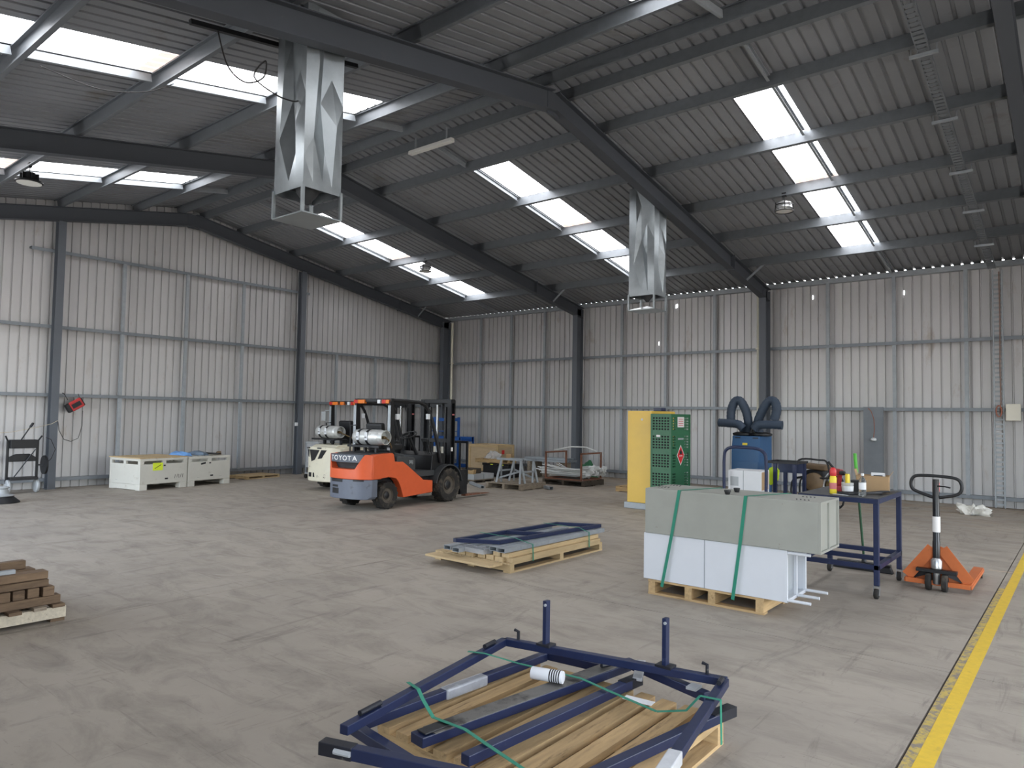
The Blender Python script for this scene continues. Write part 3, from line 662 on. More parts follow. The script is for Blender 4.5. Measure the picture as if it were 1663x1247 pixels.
MB().tube([(15.68, -14.5, zc+.045), (15.70, -14.4, zc+.034)], .012, 8).build('hinge_pin', 'navy_black', g, smooth=40)
MB().beam((15.83, -14.27, zc+.05), (15.93, -14.5, zc+.02), .06, .02).build('film_wrap', 'film', g, bevel=.006)
MB().box(16.24, 16.3, -14.5, -14.42, zc+.045, zc+.06).build('bracket', 'light_grey', g)
tag(MB().lathe([(.034, 0), (.036, .004), (.036, .19), (.034, .194)], (15.47, -14.93, .276), (.96, .28, 0), 20).build('document_roll', 'white', None, smooth=40), 'white paper roll with bar print on the grey plate', 'paper roll')
o = bpy.data.objects['document_roll']
for k in range(5):
    MB().lathe([(.0362, 0), (.0366, .001), (.0366, .007), (.0362, .008)], Vector((15.47, -14.93, .276))+Vector((.96, .28, 0))*(.115+k*.014), (.96, .28, 0), 20, caps=False).build('printed_bar', 'ink', o)
o = MB().obox((16.07, -14.735, .214), (.17, .06, .003), (0, 0, 6)).build('packing_label', 'white'); tag(o, 'white paper label tied by green strap above the pallet boards', 'label')
def strap(label, pts, w=.02, m='green_strap', side=(1, 0, 0)):
    g = MB()
    for a, b in zip(pts, pts[1:]):
        d = Vector(b)-Vector(a); steep = abs(d.z) > .8*d.length
        g.beam(a, b, w, .0025, side if steep else (0, 0, 1))
    return tag(g.build('strap', m), label, 'strap')
zs = .309
strap('green strap crossing the near boards of the frame pallet', [(15.14, -15.61, .326), (15.255, -15.64, .326), (15.32, -15.67, .30), (15.44, -15.71, .252), (15.65, -15.70, .25), (15.85, -15.74, .24), (16.13, -15.79, .224), (16.33, -15.8, .212), (16.345, -15.8, .03)])
strap('green strap over the far boards of the frame pallet', [(15.04, -15.02, .326), (15.14, -14.98, .326), (15.3, -14.83, .262), (15.7, -14.76, .252), (15.95, -14.8, .242), (16.24, -14.85, .235), (16.37, -14.77, .25), (16.425, -14.72, .326), (16.53, -14.70, .326), (16.535, -14.70, .1)])
# ---- strapped steel and timber on a low pallet
pallet('pale new timber pallet carrying strapped galvanised steel', (11.72, -12.02, 0), 0, 1.2, 1.96, 'y', 8, .11, .14, 'wood_new', bearers=(0, .52, 1), lower=(0, .5, 1))
tag(MB().box(11.8, 12.83, -12.27, -12.045, .085, .109).build('loose_board', 'wood_new_x', bevel=.003), 'pale wide board jutting from the steel load pallet end', 'board')
tl = thing('timber_bundle', 'pale timber lengths under galvanised tubes on the low pallet', 'timber', (0, 0, 0))
for i, x in enumerate((12.0, 12.15, 12.3, 12.45, 12.6, 12.75, 12.87)):
    MB().box(x-.06, x+.055, -11.98-.02*(i % 3), -10.12+.03*(i % 2), .112, .165).build('timber', 'wood_new', tl)
for x in (12.7, 12.83): MB().box(x-.05, x+.05, -12.0, -10.1, .167, .215).build('timber', 'wood_new', tl)
tb = thing('steel_tube_bundle', 'galvanised rectangular steel tubes with open ends on timber', 'steel tubes', (0, 0, 0))
for x, y0, y1, z in ((12.02, -12.12, -10.2, .193), (12.20, -12.16, -10.3, .193), (12.36, -12.0, -10.1, .193), (12.52, -11.95, -10.05, .193), (12.66, -12.02, -9.95, .246), (12.80, -12.04, -9.92, .246), (12.12, -11.8, -10.2, .246), (12.40, -11.7, -10.2, .246)):
    MB().rhs((x, y0, z), (x+.01, y1, z), .11, .05, .004).build('tube', 'galv', tb)
MB().box(12.14, 12.55, -12.06, -11.9, .168, .222).build('film_wrap', 'film', tb)
for y in (-11.75, -11.2, -10.5): MB().box(12.853, 12.862, y, y+.09, .225, .262).build('bracket', 'galv', tb)
fr = thing('steel_gate', 'blue steel gate frame lying on top of galvanised tubes', 'steel gate')
zb = .297
lay_frame(fr, 'rail', 'blue', [((12.16, -12.14, zb), (12.26, -10.18, zb)), ((12.62, -11.86, zb), (12.78, -9.9, zb)), ((12.15, -12.12, zb), (12.64, -11.86, zb)), ((12.24, -10.2, zb), (12.78, -9.92, zb)), ((12.22, -11.25, zb), (12.68, -11.0, zb))], .05, .045)
strap('green strap round the near end of the steel load', [(12.1, -11.62, .327), (12.66, -11.62, .322), (12.935, -11.62, .28), (12.945, -11.62, .09)])
strap('green strap round the far end of the steel load', [(12.2, -10.42, .327), (12.79, -10.42, .324), (12.94, -10.42, .28), (12.945, -10.42, .09)])
# ---- old timber stacked on a whitewashed pallet, cut by the frame
ts = thing('pallet', 'whitewashed timber pallet under rough brown beams', 'pallet')
MB().box(11.24, 11.3, -17.5, -15.97, .03, .122).build('skirt_board', 'wood_white', ts); MB().box(10.2, 10.26, -17.5, -15.97, .03, .122).build('skirt_board', 'wood_white', ts)
for y in (-16.02, -16.75, -17.45): MB().box(10.22, 11.29, y-.06, y+.045, 0, .028).build('base_board', 'wood_old', ts)
for i, y in enumerate((-15.98, -16.12, -16.3, -16.47, -16.66, -16.85, -17.05, -17.25)): MB().box(10.2, 11.33+.02*(i % 3), y-.1, y-.01, .123, .149).build('deck_board', 'wood_grey' if i % 2 else 'wood_old', ts)
def plank(label, x0, x1, y0, y1, z0, z1, m='wood_old', group='rough timbers on the whitewashed pallet'):
    return tag(MB().box(x0, x1, y0, y1, z0, z1).build('sawn_timber', m, bevel=.006), label, 'timber', group)
plank('long rough timber lying on the whitewashed pallet deck', 11.19, 11.29, -17.4, -16.01, .15, .22)
plank('rear long timber lying on the whitewashed pallet deck', 10.3, 10.42, -17.4, -16.03, .15, .22)
for i in range(8):
    y = -16.06-i*.105
    plank('square timber showing its sawn end in the brown stack', 10.25, 11.29+random.uniform(-.03, .02), y-.085, y, .222, .302+random.uniform(-.006, 0), 'wood_old')
plank('long rough timber above the square sawn ends', 11.17, 11.28, -17.4, -16.1, .304, .36); plank('second long rough timber above the square sawn ends', 11.13, 11.26, -17.4, -16.1, .362, .425)
plank('flat brown plank set back on the timber stack', 10.6, 10.9, -17.4, -16.12, .304, .36)
plank('topmost brown plank lying on the timber stack', 10.96, 11.04, -17.4, -16.2, .426, .495, 'wood_old'); plank('set-back brown plank carrying the topmost plank', 10.92, 11.08, -17.4, -16.14, .304, .424)
tag(MB().rhs((11.16, -17.3, .442), (11.18, -16.32, .442), .05, .03).build('steel_bar', 'galv'), 'thin galvanised bar lying on the timber stack', 'steel bar')
# ---- white and grey cabinets strapped onto a pallet
pallet('timber pallet under strapped white and grey cabinets', (14.52, -11.75, 0), 0, 1.18, 1.17, 'x', 7, .15, .12, 'wood', bearers=(0, .36, .58, 1), lower=(0, .5, 1))
wc = thing('cabinet', 'white steel cabinet lying on its side on the pallet', 'cabinet')
x0, x1, y0, y1, z0, z1 = 14.47, 15.92, -11.755, -11.2, .152, .615
MB().box(x0, x1-.03, y0, y0+.02, z0, z1).build('front_panel', 'white_paint', wc, bevel=.004)
MB().box(x0, x1-.03, y1-.02, y1, z0, z1).build('back_panel', 'white_paint', wc)
MB().box(x0, x1-.03, y0+.02, y1-.02, z1-.018, z1).build('upper_panel', 'white_paint', wc); MB().box(x0, x1-.03, y0+.02, y1-.02, z0, z0+.018).build('lower_panel', 'white_paint', wc)
MB().box(x0, x0+.02, y0+.02, y1-.02, z0+.018, z1-.018).build('end_panel', 'white_paint', wc); MB().box(x1-.14, x1-.12, y0+.02, y1-.02, z0+.018, z1-.018).build('base_panel', 'light_grey', wc)
for a, b in ((15.125, 15.131),): MB().box(a, b, y0-.0015, y0, z0, z1).build('panel_seam', 'grey_panel', wc)
en = MB()
for z in (z0+.012, z1-.012): en.beam((x1-.02, y0+.01, z), (x1-.02, y1-.01, z), .03, .024, (1, 0, 0))
for y in (y0+.012, (y0+y1)/2, y1-.012): en.beam((x1-.02, y, z0), (x1-.02, y, z1), .024, .03, (0, 1, 0))
en.build('base_frame', 'white_paint', wc)
for y, z in ((y0+.015, z0+.02), (y0+.015, z1-.02), (y1-.02, z0+.02), (y1-.02, z1-.02), ((y0+y1)/2, z0+.02)):
    MB().tube([(x1-.03, y, z), (x1+.19, y, z)], .014, 10).build('leg', 'white_paint', wc, smooth=40)
gc = thing('cabinet', 'worn grey steel cabinet lying on top of the white cabinet', 'cabinet')
x0, x1, z0, z1 = 14.49, 16.205, .618, 1.07; y0 = -11.77; y1 = -11.19
MB().box(x0, x1-.02, y0, y1, z0, z1).build('body', 'grey_cabinet', gc, bevel=.006)
en = MB().box(x1-.02, x1, y0, y1, z1-.02, z1).box(x1-.02, x1, y0, y1, z0, z0+.02).box(x1-.02, x1, y0, y0+.02, z0+.02, z1-.02).box(x1-.02, x1, y1-.02, y1, z0+.02, z1-.02).box(x1-.02, x1-.004, -11.5, -11.47, z0+.02, z1-.02)
en.build('end_rim', 'grey_cabinet', gc)
for x, y in ((14.6, -11.56), (14.6, -11.29), (16.02, -11.64), (15.99, -11.36)):
    for k in range(4): MB().obox((x-.06+k*.035, y, z1+.0008), (.012, .1, .002), (0, 0, 18)).build('vent_slot', 'black', gc)
for x, y in ((15.35, -11.74), (15.33, -11.46)):
    MB().lathe([(.02, 0), (.024, .01), (.032, .035), (.03, .042)], (x, y, z1), (0, 0, 1), 14).build('rubber_foot', 'black', gc, smooth=40)
for xa, xb, xc, lb in ((14.87, 14.69, 15.05, 'green strap over both cabinets at their closed end'), (15.54, 15.42, 15.75, 'green strap over both cabinets at their open end')):
    strap(lb, [(xc, -11.15, .6), (xc, -11.18, 1.074), (xa, -11.775, 1.074), ((xa*.55+xb*.45), -11.775, .62), (xb, -11.785, .1)], .032, side=(0, 1, 0))
# ---- blue table on castors and what lies on it
bt = thing('work_table', 'blue tube-framed table on castors beside the grey cabinet', 'table')
X0, X1, Y0, Y1, ZT = 15.6, 16.34, -10.34, -9.25, .975
for x in (X0, X1):
    for y in (Y0, Y1):
        l = MB().beam((x, y, .13), (x, y, ZT-.025), .05, .05).build('leg', 'blue', bt, bevel=.004)
        MB().box(x-.028, x+.028, y-.028, y+.028, .112, .128).prism([(y-.04, .04), (y-.01, .112), (y+.03, .112), (y+.01, .03)], 'x', x-.03, x-.024).prism([(y-.04, .04), (y-.01, .112), (y+.03, .112), (y+.01, .03)], 'x', x+.024, x+.03).build('castor_fork', 'steel_bright', l)
        MB().lathe([(.018, -.02), (.045, -.02), (.05, -.012), (.05, .012), (.045, .02), (.018, .02)], (x, y-.015, .05), (1, 0, 0), 20).build('castor_wheel', 'rubber', l, smooth=40)
for z, nm in ((ZT, 'top_rail'), (.31, 'lower_rail')):
    for x in (X0, X1): MB().beam((x, Y0+.025, z), (x, Y1-.025, z), .05, .05).build(nm, 'blue', bt, bevel=.004)
    for y in (Y0, Y1)+((-9.8,) if z < .5 else ()): MB().beam((X0-.025, y, z), (X1+.025, y, z), .05, .05).build(nm, 'blue', bt, bevel=.004)
MB().box(X0-.02, X1+.02, Y0-.02, Y1+.02, ZT+.0255, ZT+.03).build('table_top', 'dark_grey', bt)
zt = ZT+.031
o = thing('spray_can', 'yellow spray can with a red cap on the blue table', 'spray can', (15.88, -10.16, zt))
MB().lathe([(.033, 0), (.036, .006), (.036, .17), (.028, .19), (.02, .195)], (0, 0, 0), (0, 0, 1), 18).build('body', 'yellow_tin', o, smooth=40)
MB().lathe([(.0365, .05), (.037, .052), (.037, .115), (.0365, .117)], (0, 0, 0), (0, 0, 1), 18, caps=False).build('label_band', 'pink_print', o, smooth=40)
MB().lathe([(.03, .19), (.034, .195), (.034, .25), (.022, .275), (.012, .28)], (0, 0, 0), (0, 0, 1), 18).build('cap', 'cap_red', o, smooth=40)
o = thing('cordless_drill', 'dark red cordless drill standing on the blue table', 'drill', (15.86, -9.84, zt), 35)
MB().box(-.04, .04, -.06, .09, 0, .065).build('battery', 'drill_red', o, bevel=.01)
MB().prism([(-.02, .065), (.035, .065), (.02, .16), (.03, .18), (-.04, .18), (-.03, .15)], 'x', -.02, .02).build('grip', 'drill_red', o, bevel=.008)
MB().lathe([(.03, -.09), (.038, -.08), (.038, .04), (.03, .06)], (0, 0, .21), (0, -1, 0), 16).build('motor_housing', 'drill_red', o, smooth=40)
MB().lathe([(.026, .06), (.026, .12), (.012, .15), (.006, .16)], (0, 0, .21), (0, -1, 0), 14).build('chuck', 'black', o, smooth=40); MB().cyl((0, -.155, .21), (0, -.25, .21), .004, 8).build('drill_bit', 'steel_bright', o)
o = thing('glue_tube', 'yellow sealant tube standing in a white tub', 'tube', (16.0, -10.06, zt+.012))
MB().lathe([(.02, 0), (.024, .005), (.024, .19), (.02, .2)], (0, 0, 0), (0, 0, 1), 14).build('tube_body', 'yellow_tin', o, smooth=40)
o = thing('tub', 'white open tub holding a yellow sealant tube', 'tub', (16.0, -10.06, zt))
MB().lathe([(.04, 0), (.055, .002), (.062, .12), (.058, .12), (.05, .01), (.001, .01)], (0, 0, 0), (0, 0, 1), 18, caps=False).build('tub_body', 'film', o, smooth=40)
MB().lathe([(.0565, .03), (.0575, .031), (.061, .085), (.06, .086)], (0, 0, 0), (0, 0, 1), 18, caps=False).build('label_band', 'white', o, smooth=40)
o = thing('water_bottle', 'clear plastic water bottle with white cap and label', 'bottle', (16.18, -10.2, zt))
MB().lathe([(.02, .0), (.033, .004), (.035, .02), (.035, .15), (.028, .18), (.014, .2), (.013, .215)], (0, 0, 0), (0, 0, 1), 18).build('bottle_body', 'bottle_clear', o, smooth=50)
MB().lathe([(.0355, .07), (.0358, .072), (.0358, .14), (.0355, .142)], (0, 0, 0), (0, 0, 1), 18, caps=False).build('label_band', 'white', o, smooth=40); MB().lathe([(.015, .212), (.016, .214), (.016, .235), (.014, .237)], (0, 0, 0), (0, 0, 1), 14).build('cap', 'white', o, smooth=40)
def carton(name, label, loc, rz, w, d, h, m='cardboard', flaps=True):
    c = thing(name, label, 'box', loc, rz); t = .004
    MB().box(-w/2, w/2, -d/2, d/2, 0, t).box(-w/2, -w/2+t, -d/2, d/2, t, h).box(w/2-t, w/2, -d/2, d/2, t, h).box(-w/2+t, w/2-t, -d/2, -d/2+t, t, h).box(-w/2+t, w/2-t, d/2-t, d/2, t, h).build('box_body', m, c)
    if flaps:
        MB().obox((w/2+.02, 0, h+.02), (t, d, .07), (0, 35, 0)).build('flap', m, c); MB().obox((-w/2-.01, 0, h+.03), (t, d, .07), (0, -15, 0)).build('flap', m, c)
    else: MB().box(-w/2, w/2, -d/2, d/2, h, h+t).build('lid', m, c)
    return c
carton('cardboard_box', 'open brown cardboard box on the blue table', (16.14, -9.55, zt), 8, .32, .24, .18)
o = thing('small_carton', 'small white printed carton poking from the cardboard box', 'box', (16.2, -9.58, zt+.012))
MB().obox((0, 0, .1), (.14, .05, .2), (0, 0, 8)).build('carton_body', 'white', o, bevel=.003); MB().obox((.004, -.027, .155), (.09, .002, .04), (0, 0, 8)).build('printed_panel', 'ink', o)
o = MB().tube([(15.95, -10.22, zt+.022), (16.06, -10.27, zt+.024), (16.2, -10.05, zt+.022), (16.3, -9.95, zt+.026), (16.28, -9.8, zt+.022), (16.33, -9.7, zt+.022)], [.012, .02, .014, .022, .016, .012], 8).build('work_belt', 'black', None, smooth=60); tag(o, 'crumpled black belt lying along the blue table edge', 'belt')
o = MB().obox((15.98, -10.25, zt+.004), (.16, .05, .004), (0, 0, -14)).build('paper_slip', 'white'); tag(o, 'white paper slip at the blue table edge', 'paper')
o = thing('tool_pouch', 'black tool pouch beside the bottle on the blue table', 'pouch', (16.06, -9.85, zt))
MB().prism([(-.06, 0), (.06, 0), (.075, .14), (-.075, .14)], 'y', -.04, .04).build('pouch_body', 'black', o, bevel=.012)
# broom behind the table
br = thing('broom', 'black broom with a green handle leaning behind the blue table', 'broom', (0, 0, 0))
MB().prism([(15.54, .0), (16.22, .0), (16.19, .07), (15.6, .07)], 'y', -8.97, -8.88).build('bristles', 'black', br, bevel=.01); MB().box(15.6, 16.19, -8.965, -8.885, .071, .1).build('broom_head', 'black_gloss', br, bevel=.008)
MB().lathe([(.03, 0), (.02, .05), (.014, .07)], (15.9, -8.925, .1), (0, 0, 1), 10).build('socket', 'black', br, smooth=40)
MB().tube([(15.9, -8.925, .12), (15.84, -9.0, 1.18)], .014, 10).build('handle', 'broom_green', br, smooth=40); MB().tube([(15.84, -9.0, 1.17), (15.825, -9.015, 1.4)], .019, 10).build('grip', 'handle_green', br, smooth=40)
# ---- pallet jack
def smooth_path(pts, n=5):
    P = [Vector(p) for p in pts]; out = []
    for i in range(len(P)-1):
        p0, p1, p2, p3 = P[max(0, i-1)], P[i], P[i+1], P[min(len(P)-1, i+2)]
        for k in range(n):
            t = k/n; out.append(.5*((2*p1)+(p2-p0)*t+(2*p0-5*p1+4*p2-p3)*t*t+(3*p1-p0-3*p2+p3)*t**3))
    return out+[P[-1]]
pj = thing('pallet_jack', 'orange hand pallet jack with a black loop handle', 'pallet jack', (16.745, -9.5, 0), .5)
MB().prism([(-.30, .07), (.30, .07), (.30, .12), (.055, .435), (.03, .45), (-.03, .45), (-.055, .435), (-.30, .12)], 'y', .11, .13).build('front_plate', 'jack_orange', pj, bevel=.004)
for s in (-1, 1):
    MB().prism([(.06, .05), (.06, .1), (.3, .1), (.3, .05)][::1], 'z', .0, .0001) if False else None
    MB().beam((s*.29, .05, .11), (s*.045, .05, .44), .11, .012, (0, 1, 0)).build('plate_flange', 'jack_orange', pj)
    f = MB().box(s*.30-.09 if s > 0 else -.31, .31 if s > 0 else -.30+.09, .02, 1.2, .085, .1).box(s*.31-.006, s*.31+.006, .02, 1.2, .05, .085).box(s*.215-.006, s*.215+.006, .14, 1.2, .05, .085)
    f.build('fork', 'jack_orange', pj, bevel=.004)
    MB().lathe([(.02, -.05), (.038, -.05), (.04, -.045), (.04, .045), (.038, .05), (.02, .05)], (s*.262, 1.05, .04), (1, 0, 0), 16).build('load_wheel', 'rubber', pj, smooth=40)
    MB().lathe([(.03, -.025), (.085, -.025), (.09, -.018), (.09, .018), (.085, .025), (.03, .025)], (s*.075, -.02, .09), (1, 0, 0), 22).build('steer_wheel', 'rubber', pj, smooth=40)
    MB().beam((s*.04, .04, .2), (s*.26, .1, .1), .04, .05).build('push_arm', 'black_metal', pj)
MB().box(-.3, .3, .0, .02, .05, .1).build('cross_sill', 'jack_orange', pj, bevel=.003)
MB().box(-.19, .19, -.06, .02, .19, .225).build('axle_bracket', 'black_metal', pj, bevel=.004)
MB().lathe([(.03, .05), (.035, .06), (.035, .2), (.055, .22), (.055, .3), (.03, .33), (.02, .36)], (0, -.02, .02), (0, 0, 1), 18).build('pump', 'steel_bright', pj, smooth=40)
MB().lathe([(.036, .34), (.036, .52), (.032, .53), (.032, 1.18)], (0, -.02, 0), (0, .01, 1), 16).build('handle_stem', 'black_gloss', pj, smooth=40)
MB().lathe([(.0385, .62), (.039, .625), (.039, .78), (.0385, .785)], (0, -.014, 0), (0, .01, 1), 16, caps=False).build('white_label', 'sign_white', pj, smooth=40); MB().lathe([(.034, 1.05), (.0345, 1.052), (.0345, 1.14), (.034, 1.145)], (0, -.009, 0), (0, .01, 1), 16, caps=False).build('red_label', 'pink_print', pj, smooth=40)
lp = [(-.03, 0, .985), (-.17, 0, 1.035), (-.225, 0, 1.07), (-.235, 0, 1.14), (-.2, 0, 1.2), (-.1, 0, 1.215), (.1, 0, 1.21), (.2, 0, 1.19), (.235, 0, 1.13), (.225, 0, 1.06), (.17, 0, 1.02), (.03, 0, .985)]
MB().tube(smooth_path(lp), .017, 10).build('loop_handle', 'black', pj, smooth=60)
MB().tube([(.02, -.03, 1.11), (.09, -.05, 1.11), (.14, -.05, 1.1)], .008, 6).build('release_lever', 'black', pj, smooth=40)
# ================================================================ ALONG THE WALLS
# ---- white plastic bins by the gable wall
def bulk_bin(label, loc, rz, tagged):
    b = thing('storage_bin', label, 'bin', loc, rz); w, h = .58, .70
    for s in (-1, 1):
        for ax in ('x', 'y'):
            def bx(u0, u1, z0, z1, t0=.0, t1=.05):
                a, c = (s*(w-t1), s*(w-t0)); a, c = min(a, c), max(a, c)
                lim = w if ax == 'x' else w-.05
                u0, u1 = max(u0, -lim), min(u1, lim)
                return MB().box(a, c, u0, u1, z0, z1) if ax == 'x' else MB().box(u0, u1, a, c, z0, z1)
            bx(-w, w, .13, .575).build('side_wall', 'bin_white', b, bevel=.006)
            bx(-w, w, .645, h).build('top_rim', 'bin_white', b, bevel=.006)
            for u in (-w, -.045, w-.09): bx(u, u+.09, .575, .645).build('vent_post', 'bin_white', b)
            if s > 0 or ax == 'y':
                for u in (-.3, .3): bx(u-.04, u+.04, .2, .203, -.0015, 0).build('printed_mark', 'grey_panel', b)
    for sx in (-1, 1):
        for sy in (-1, 0, 1):
            hw = .09 if sy else .06
            if sy == 0 and sx: hw = .0
            if hw: MB().box(sx*w-(.16 if sx > 0 else 0), sx*w+(0 if sx > 0 else .16), sy*(w-hw)-hw, sy*(w-hw)+hw, 0, .129).build('foot', 'bin_white', b, bevel=.006)
    for s in (-1, 1): MB().box(-w+.16, w-.16, s*w-.04 if s > 0 else -w, w if s > 0 else -w+.04, .012, .128).build('skirt', 'bin_white', b)
    MB().box(-w+.05, w-.05, -w+.05, w-.05, .13, .17).build('bin_floor', 'bin_white', b)
    MB().box(w-.0, w+.002, .02, .1, .215, .25).build('printed_mark', 'ink', b); MB().box(w, w+.002, -.02, .03, .52, .55).build('printed_mark', 'ink', b)
    if tagged:
        t = MB().box(w+.001, w+.005, -.28, -.04, .43, .6).build('paper_tag', 'tag_yellow', b); MB().obox((w+.006, -.16, .515), (.002, .17, .012), (28, 0, 0)).build('pen_stroke', 'ink', t)
        for k, (y, z, a) in enumerate(((.27, .27, 80), (.33, .28, 70), (.37, .27, 95), (.42, .28, 75), (.47, .28, 85))): MB().obox((w+.002, y, z), (.002, .09, .008), (a, 0, 0)).build('pen_stroke', 'ink', b)
    else: MB().obox((w+.002, -.18, .53), (.002, .13, .04), (12, 0, 0)).build('printed_mark', 'ink', b)
    return b
bulk_bin('white plastic bulk bin with a yellow paper tag', (1.096, -10.83, 0), 9, True)
bulk_bin('white plastic bulk bin heaped with blue tarpaulin', (.91, -9.655, 0), 9, False)
c9, s9 = math.cos(math.radians(9)), math.sin(math.radians(9))
for k in range(6):
    u = -.5+k*.2; o = MB().box(-.6, .58-.02*(k % 2), -.095, .095, 0, .022).build('loose_board', 'wood_new_x', None); o.location = (1.096-s9*u, -10.83+c9*u, .7005); o.rotation_euler = (0, 0, math.radians(9))
    tag(o, 'pale board laid across the yellow-tagged bin', 'board', 'boards across the tagged bin')
def heap(name, label, cat, m, loc, size, seed, rz=0, cuts=3, amp=.25, fl=True):
    r = random.Random(seed); bm = bmesh.new(); bmesh.ops.create_icosphere(bm, subdivisions=cuts, radius=1)
    from mathutils import noise
    for v in bm.verts:
        n_ = noise.noise(v.co*1.7+Vector((seed*3.1, 0, 0)))+.6*noise.noise(v.co*4.1+Vector((0, seed*2.3, 0)))
        v.co *= 1+amp*n_*1.3
        v.co = Vector((v.co.x*size[0], v.co.y*size[1], max(0, v.co.z)*size[2] if fl else v.co.z*size[2]))
    me = bpy.data.meshes.new(name); bm.to_mesh(me); bm.free(); me.materials.append(MATS[m]); me.shade_smooth(); me.set_sharp_from_angle(angle=math.radians(38))
    o = link(name, me, None, loc, math.radians(rz)); return tag(o, label, cat)
heap('tarpaulin', 'light blue tarpaulin bunched between the two bins', 'tarpaulin', 'blue_tarp', (.88, -10.0, .701), (.36, .17, .1), 3, 9)
heap('tarpaulin', 'grey-blue tarpaulin folded on the untagged bin', 'tarpaulin', 'grey_tarp', (.9, -9.6, .701), (.36, .17, .1), 5, 9)
o = MB().obox((1.0, -9.28, .735), (.6, .12, .014), (10, 0, 9)).build('rubber_mat', 'black'); tag(o, 'black rubber mat edge on the untagged bin', 'mat')
o = MB().prism([(-.06, 0), (.06, 0), (.035, .09), (-.03, .07)], 'y', -.05, .05).build('cork_block', 'brown_tan', bevel=.01); o.location = (1.05, -9.12, .701); tag(o, 'small tan block on the untagged bin corner', 'block')
pallet('low pale pallet beside the gable wall beyond the bins', (.1, -8.35, 0), 12, .75, 1.15, 'y', 6, .085, .1, 'wood_new')
# ---- black cart, brush head and hanging gear at the gable wall
ct = thing('strapping_cart', 'black strapping cart with wheels against the gable wall', 'cart', (.55, -13.2, 0), 0)
for s in (-1, 1):
    MB().beam((0, s*.27, .2), (0, s*.27, 1.1), .045, .05).build('post', 'black', ct, bevel=.005)
    MB().lathe([(.03, -.03), (.13, -.03), (.145, -.015), (.145, .015), (.13, .03), (.03, .03)], (.06, s*.26, .146), (0, 1, 0), 22).build('cart_wheel', 'light_grey', ct, smooth=40)
    MB().tube([(0, s*.27, 1.08), (.05, s*.33, 1.2)], .016, 8).build('handle', 'black', ct, smooth=40)
MB().box(-.06, .12, -.25, .25, .94, 1.12).build('tool_tray', 'black', ct, bevel=.01); MB().prism([(-.25, .66), (.25, .66), (.25, .74), (.12, .82), (-.12, .82), (-.25, .76)], 'x', -.02, .04).build('cross_panel', 'black', ct, bevel=.01)
MB().box(-.06, .2, -.25, .25, .28, .34).build('base_shelf', 'black_metal', ct, bevel=.008)
MB().lathe([(.03, -.02), (.2, -.02), (.2, .02), (.03, .02)], (.1, .38, .58), (0, 1, 0), 26).build('strap_reel', 'black', ct, smooth=40)
MB().beam((.05, .26, .58), (.1, .4, .58), .03, .03).build('reel_axle', 'black', ct)
MB().tube([(.06, -.18, .3), (.12, .2, .92)], .012, 6).build('lever', 'black_metal', ct); MB().tube([(.02, -.05, 1.1), (.06, .12, 1.42)], .013, 8).build('tensioner_lever', 'black', ct, smooth=40); MB().lathe([(.012, 0), (.026, .01), (.026, .1), (.012, .11)], (.055, .1, 1.38), (.04, .17, .32), 10).build('lever_grip', 'black', ct, smooth=40)
bh = thing('brush_head', 'grey floor brush head with a black skirt on the floor', 'brush', (2.15, -13.98, 0), 0)
MB().lathe([(.3, 0), (.3, .02), (.2, .11), (.2, .125)], (0, 0, 0), (0, 0, 1), 26).build('skirt', 'black', bh, smooth=30); MB().lathe([(.2, .126), (.21, .14), (.12, .17), (.1, .26), (.13, .28), (.12, .3)], (0, 0, 0), (0, 0, 1), 24).build('motor_cover', 'light_grey', bh, smooth=40)
ch = thing('charger', 'red and black charger case hanging under the gable girt', 'charger', (.12, -12.1, 1.87))
MB().obox((0, 0, 0), (.12, .38, .2), (32, 0, 0)).build('case', 'black', ch, bevel=.02)
MB().obox((.055, .02, .02), (.05, .27, .22), (32, 0, 0)).build('bumper', 'reel_red', ch, bevel=.02); MB().obox((.082, .01, .012), (.01, .2, .1), (32, 0, 0)).build('front_grille', 'black', ch)
MB().tube([(0, -.15, .12), (0, -.22, .25), (-.06, -.24, .27)], .008, 6).tube([(0, .1, .14), (-.05, .08, .26)], .008, 6).build('hanging_cord', 'cable_black', ch)
o = MB().tube([(.12, -11.93, 1.75), (.12, -11.93, 1.4), (.12, -12.0, 1.12), (.13, -12.15, 1.05), (.15, -12.3, 1.1), (.2, -12.42, 1.3), (.23, -12.46, 1.5)], .007, 6).build('charger_cable', 'cable_black', None, smooth=60); tag(o, 'black cord looping from the charger to the column', 'cord')
o = MB().tube([(.235, -12.47, 1.52), (.3, -12.6, 1.45), (.4, -12.9, 1.38), (.5, -13.4, 1.28), (.6, -14.2, 1.22), (.8, -15.2, 1.25)], .007, 6).build('extension_cord', 'wood_white', None, smooth=60); tag(o, 'pale cord slung from the column past the black cart', 'cord')
o = MB().tube([(.62, -12.8, 1.16), (.6, -12.7, 1.12), (.58, -12.6, .9), (.6, -12.68, .7), (.7, -12.76, .66)], .007, 6).build('strap_loop', 'cable_black', None, smooth=60); tag(o, 'black strap loop standing off the cart beside the column', 'strap')
so = thing('power_socket', 'white power socket with cable on the gable column', 'socket', (.16, -6.3, 1.4))
MB().box(-.02, .05, -.04, .03, 0, .1).build('socket_body', 'white', so, bevel=.008); MB().tube([(.01, 0, .1), (.02, .02, .3), (.0, -.02, .5), (-.03, -.01, .66)], .008, 6).build('cable', 'cable_black', so, smooth=60)
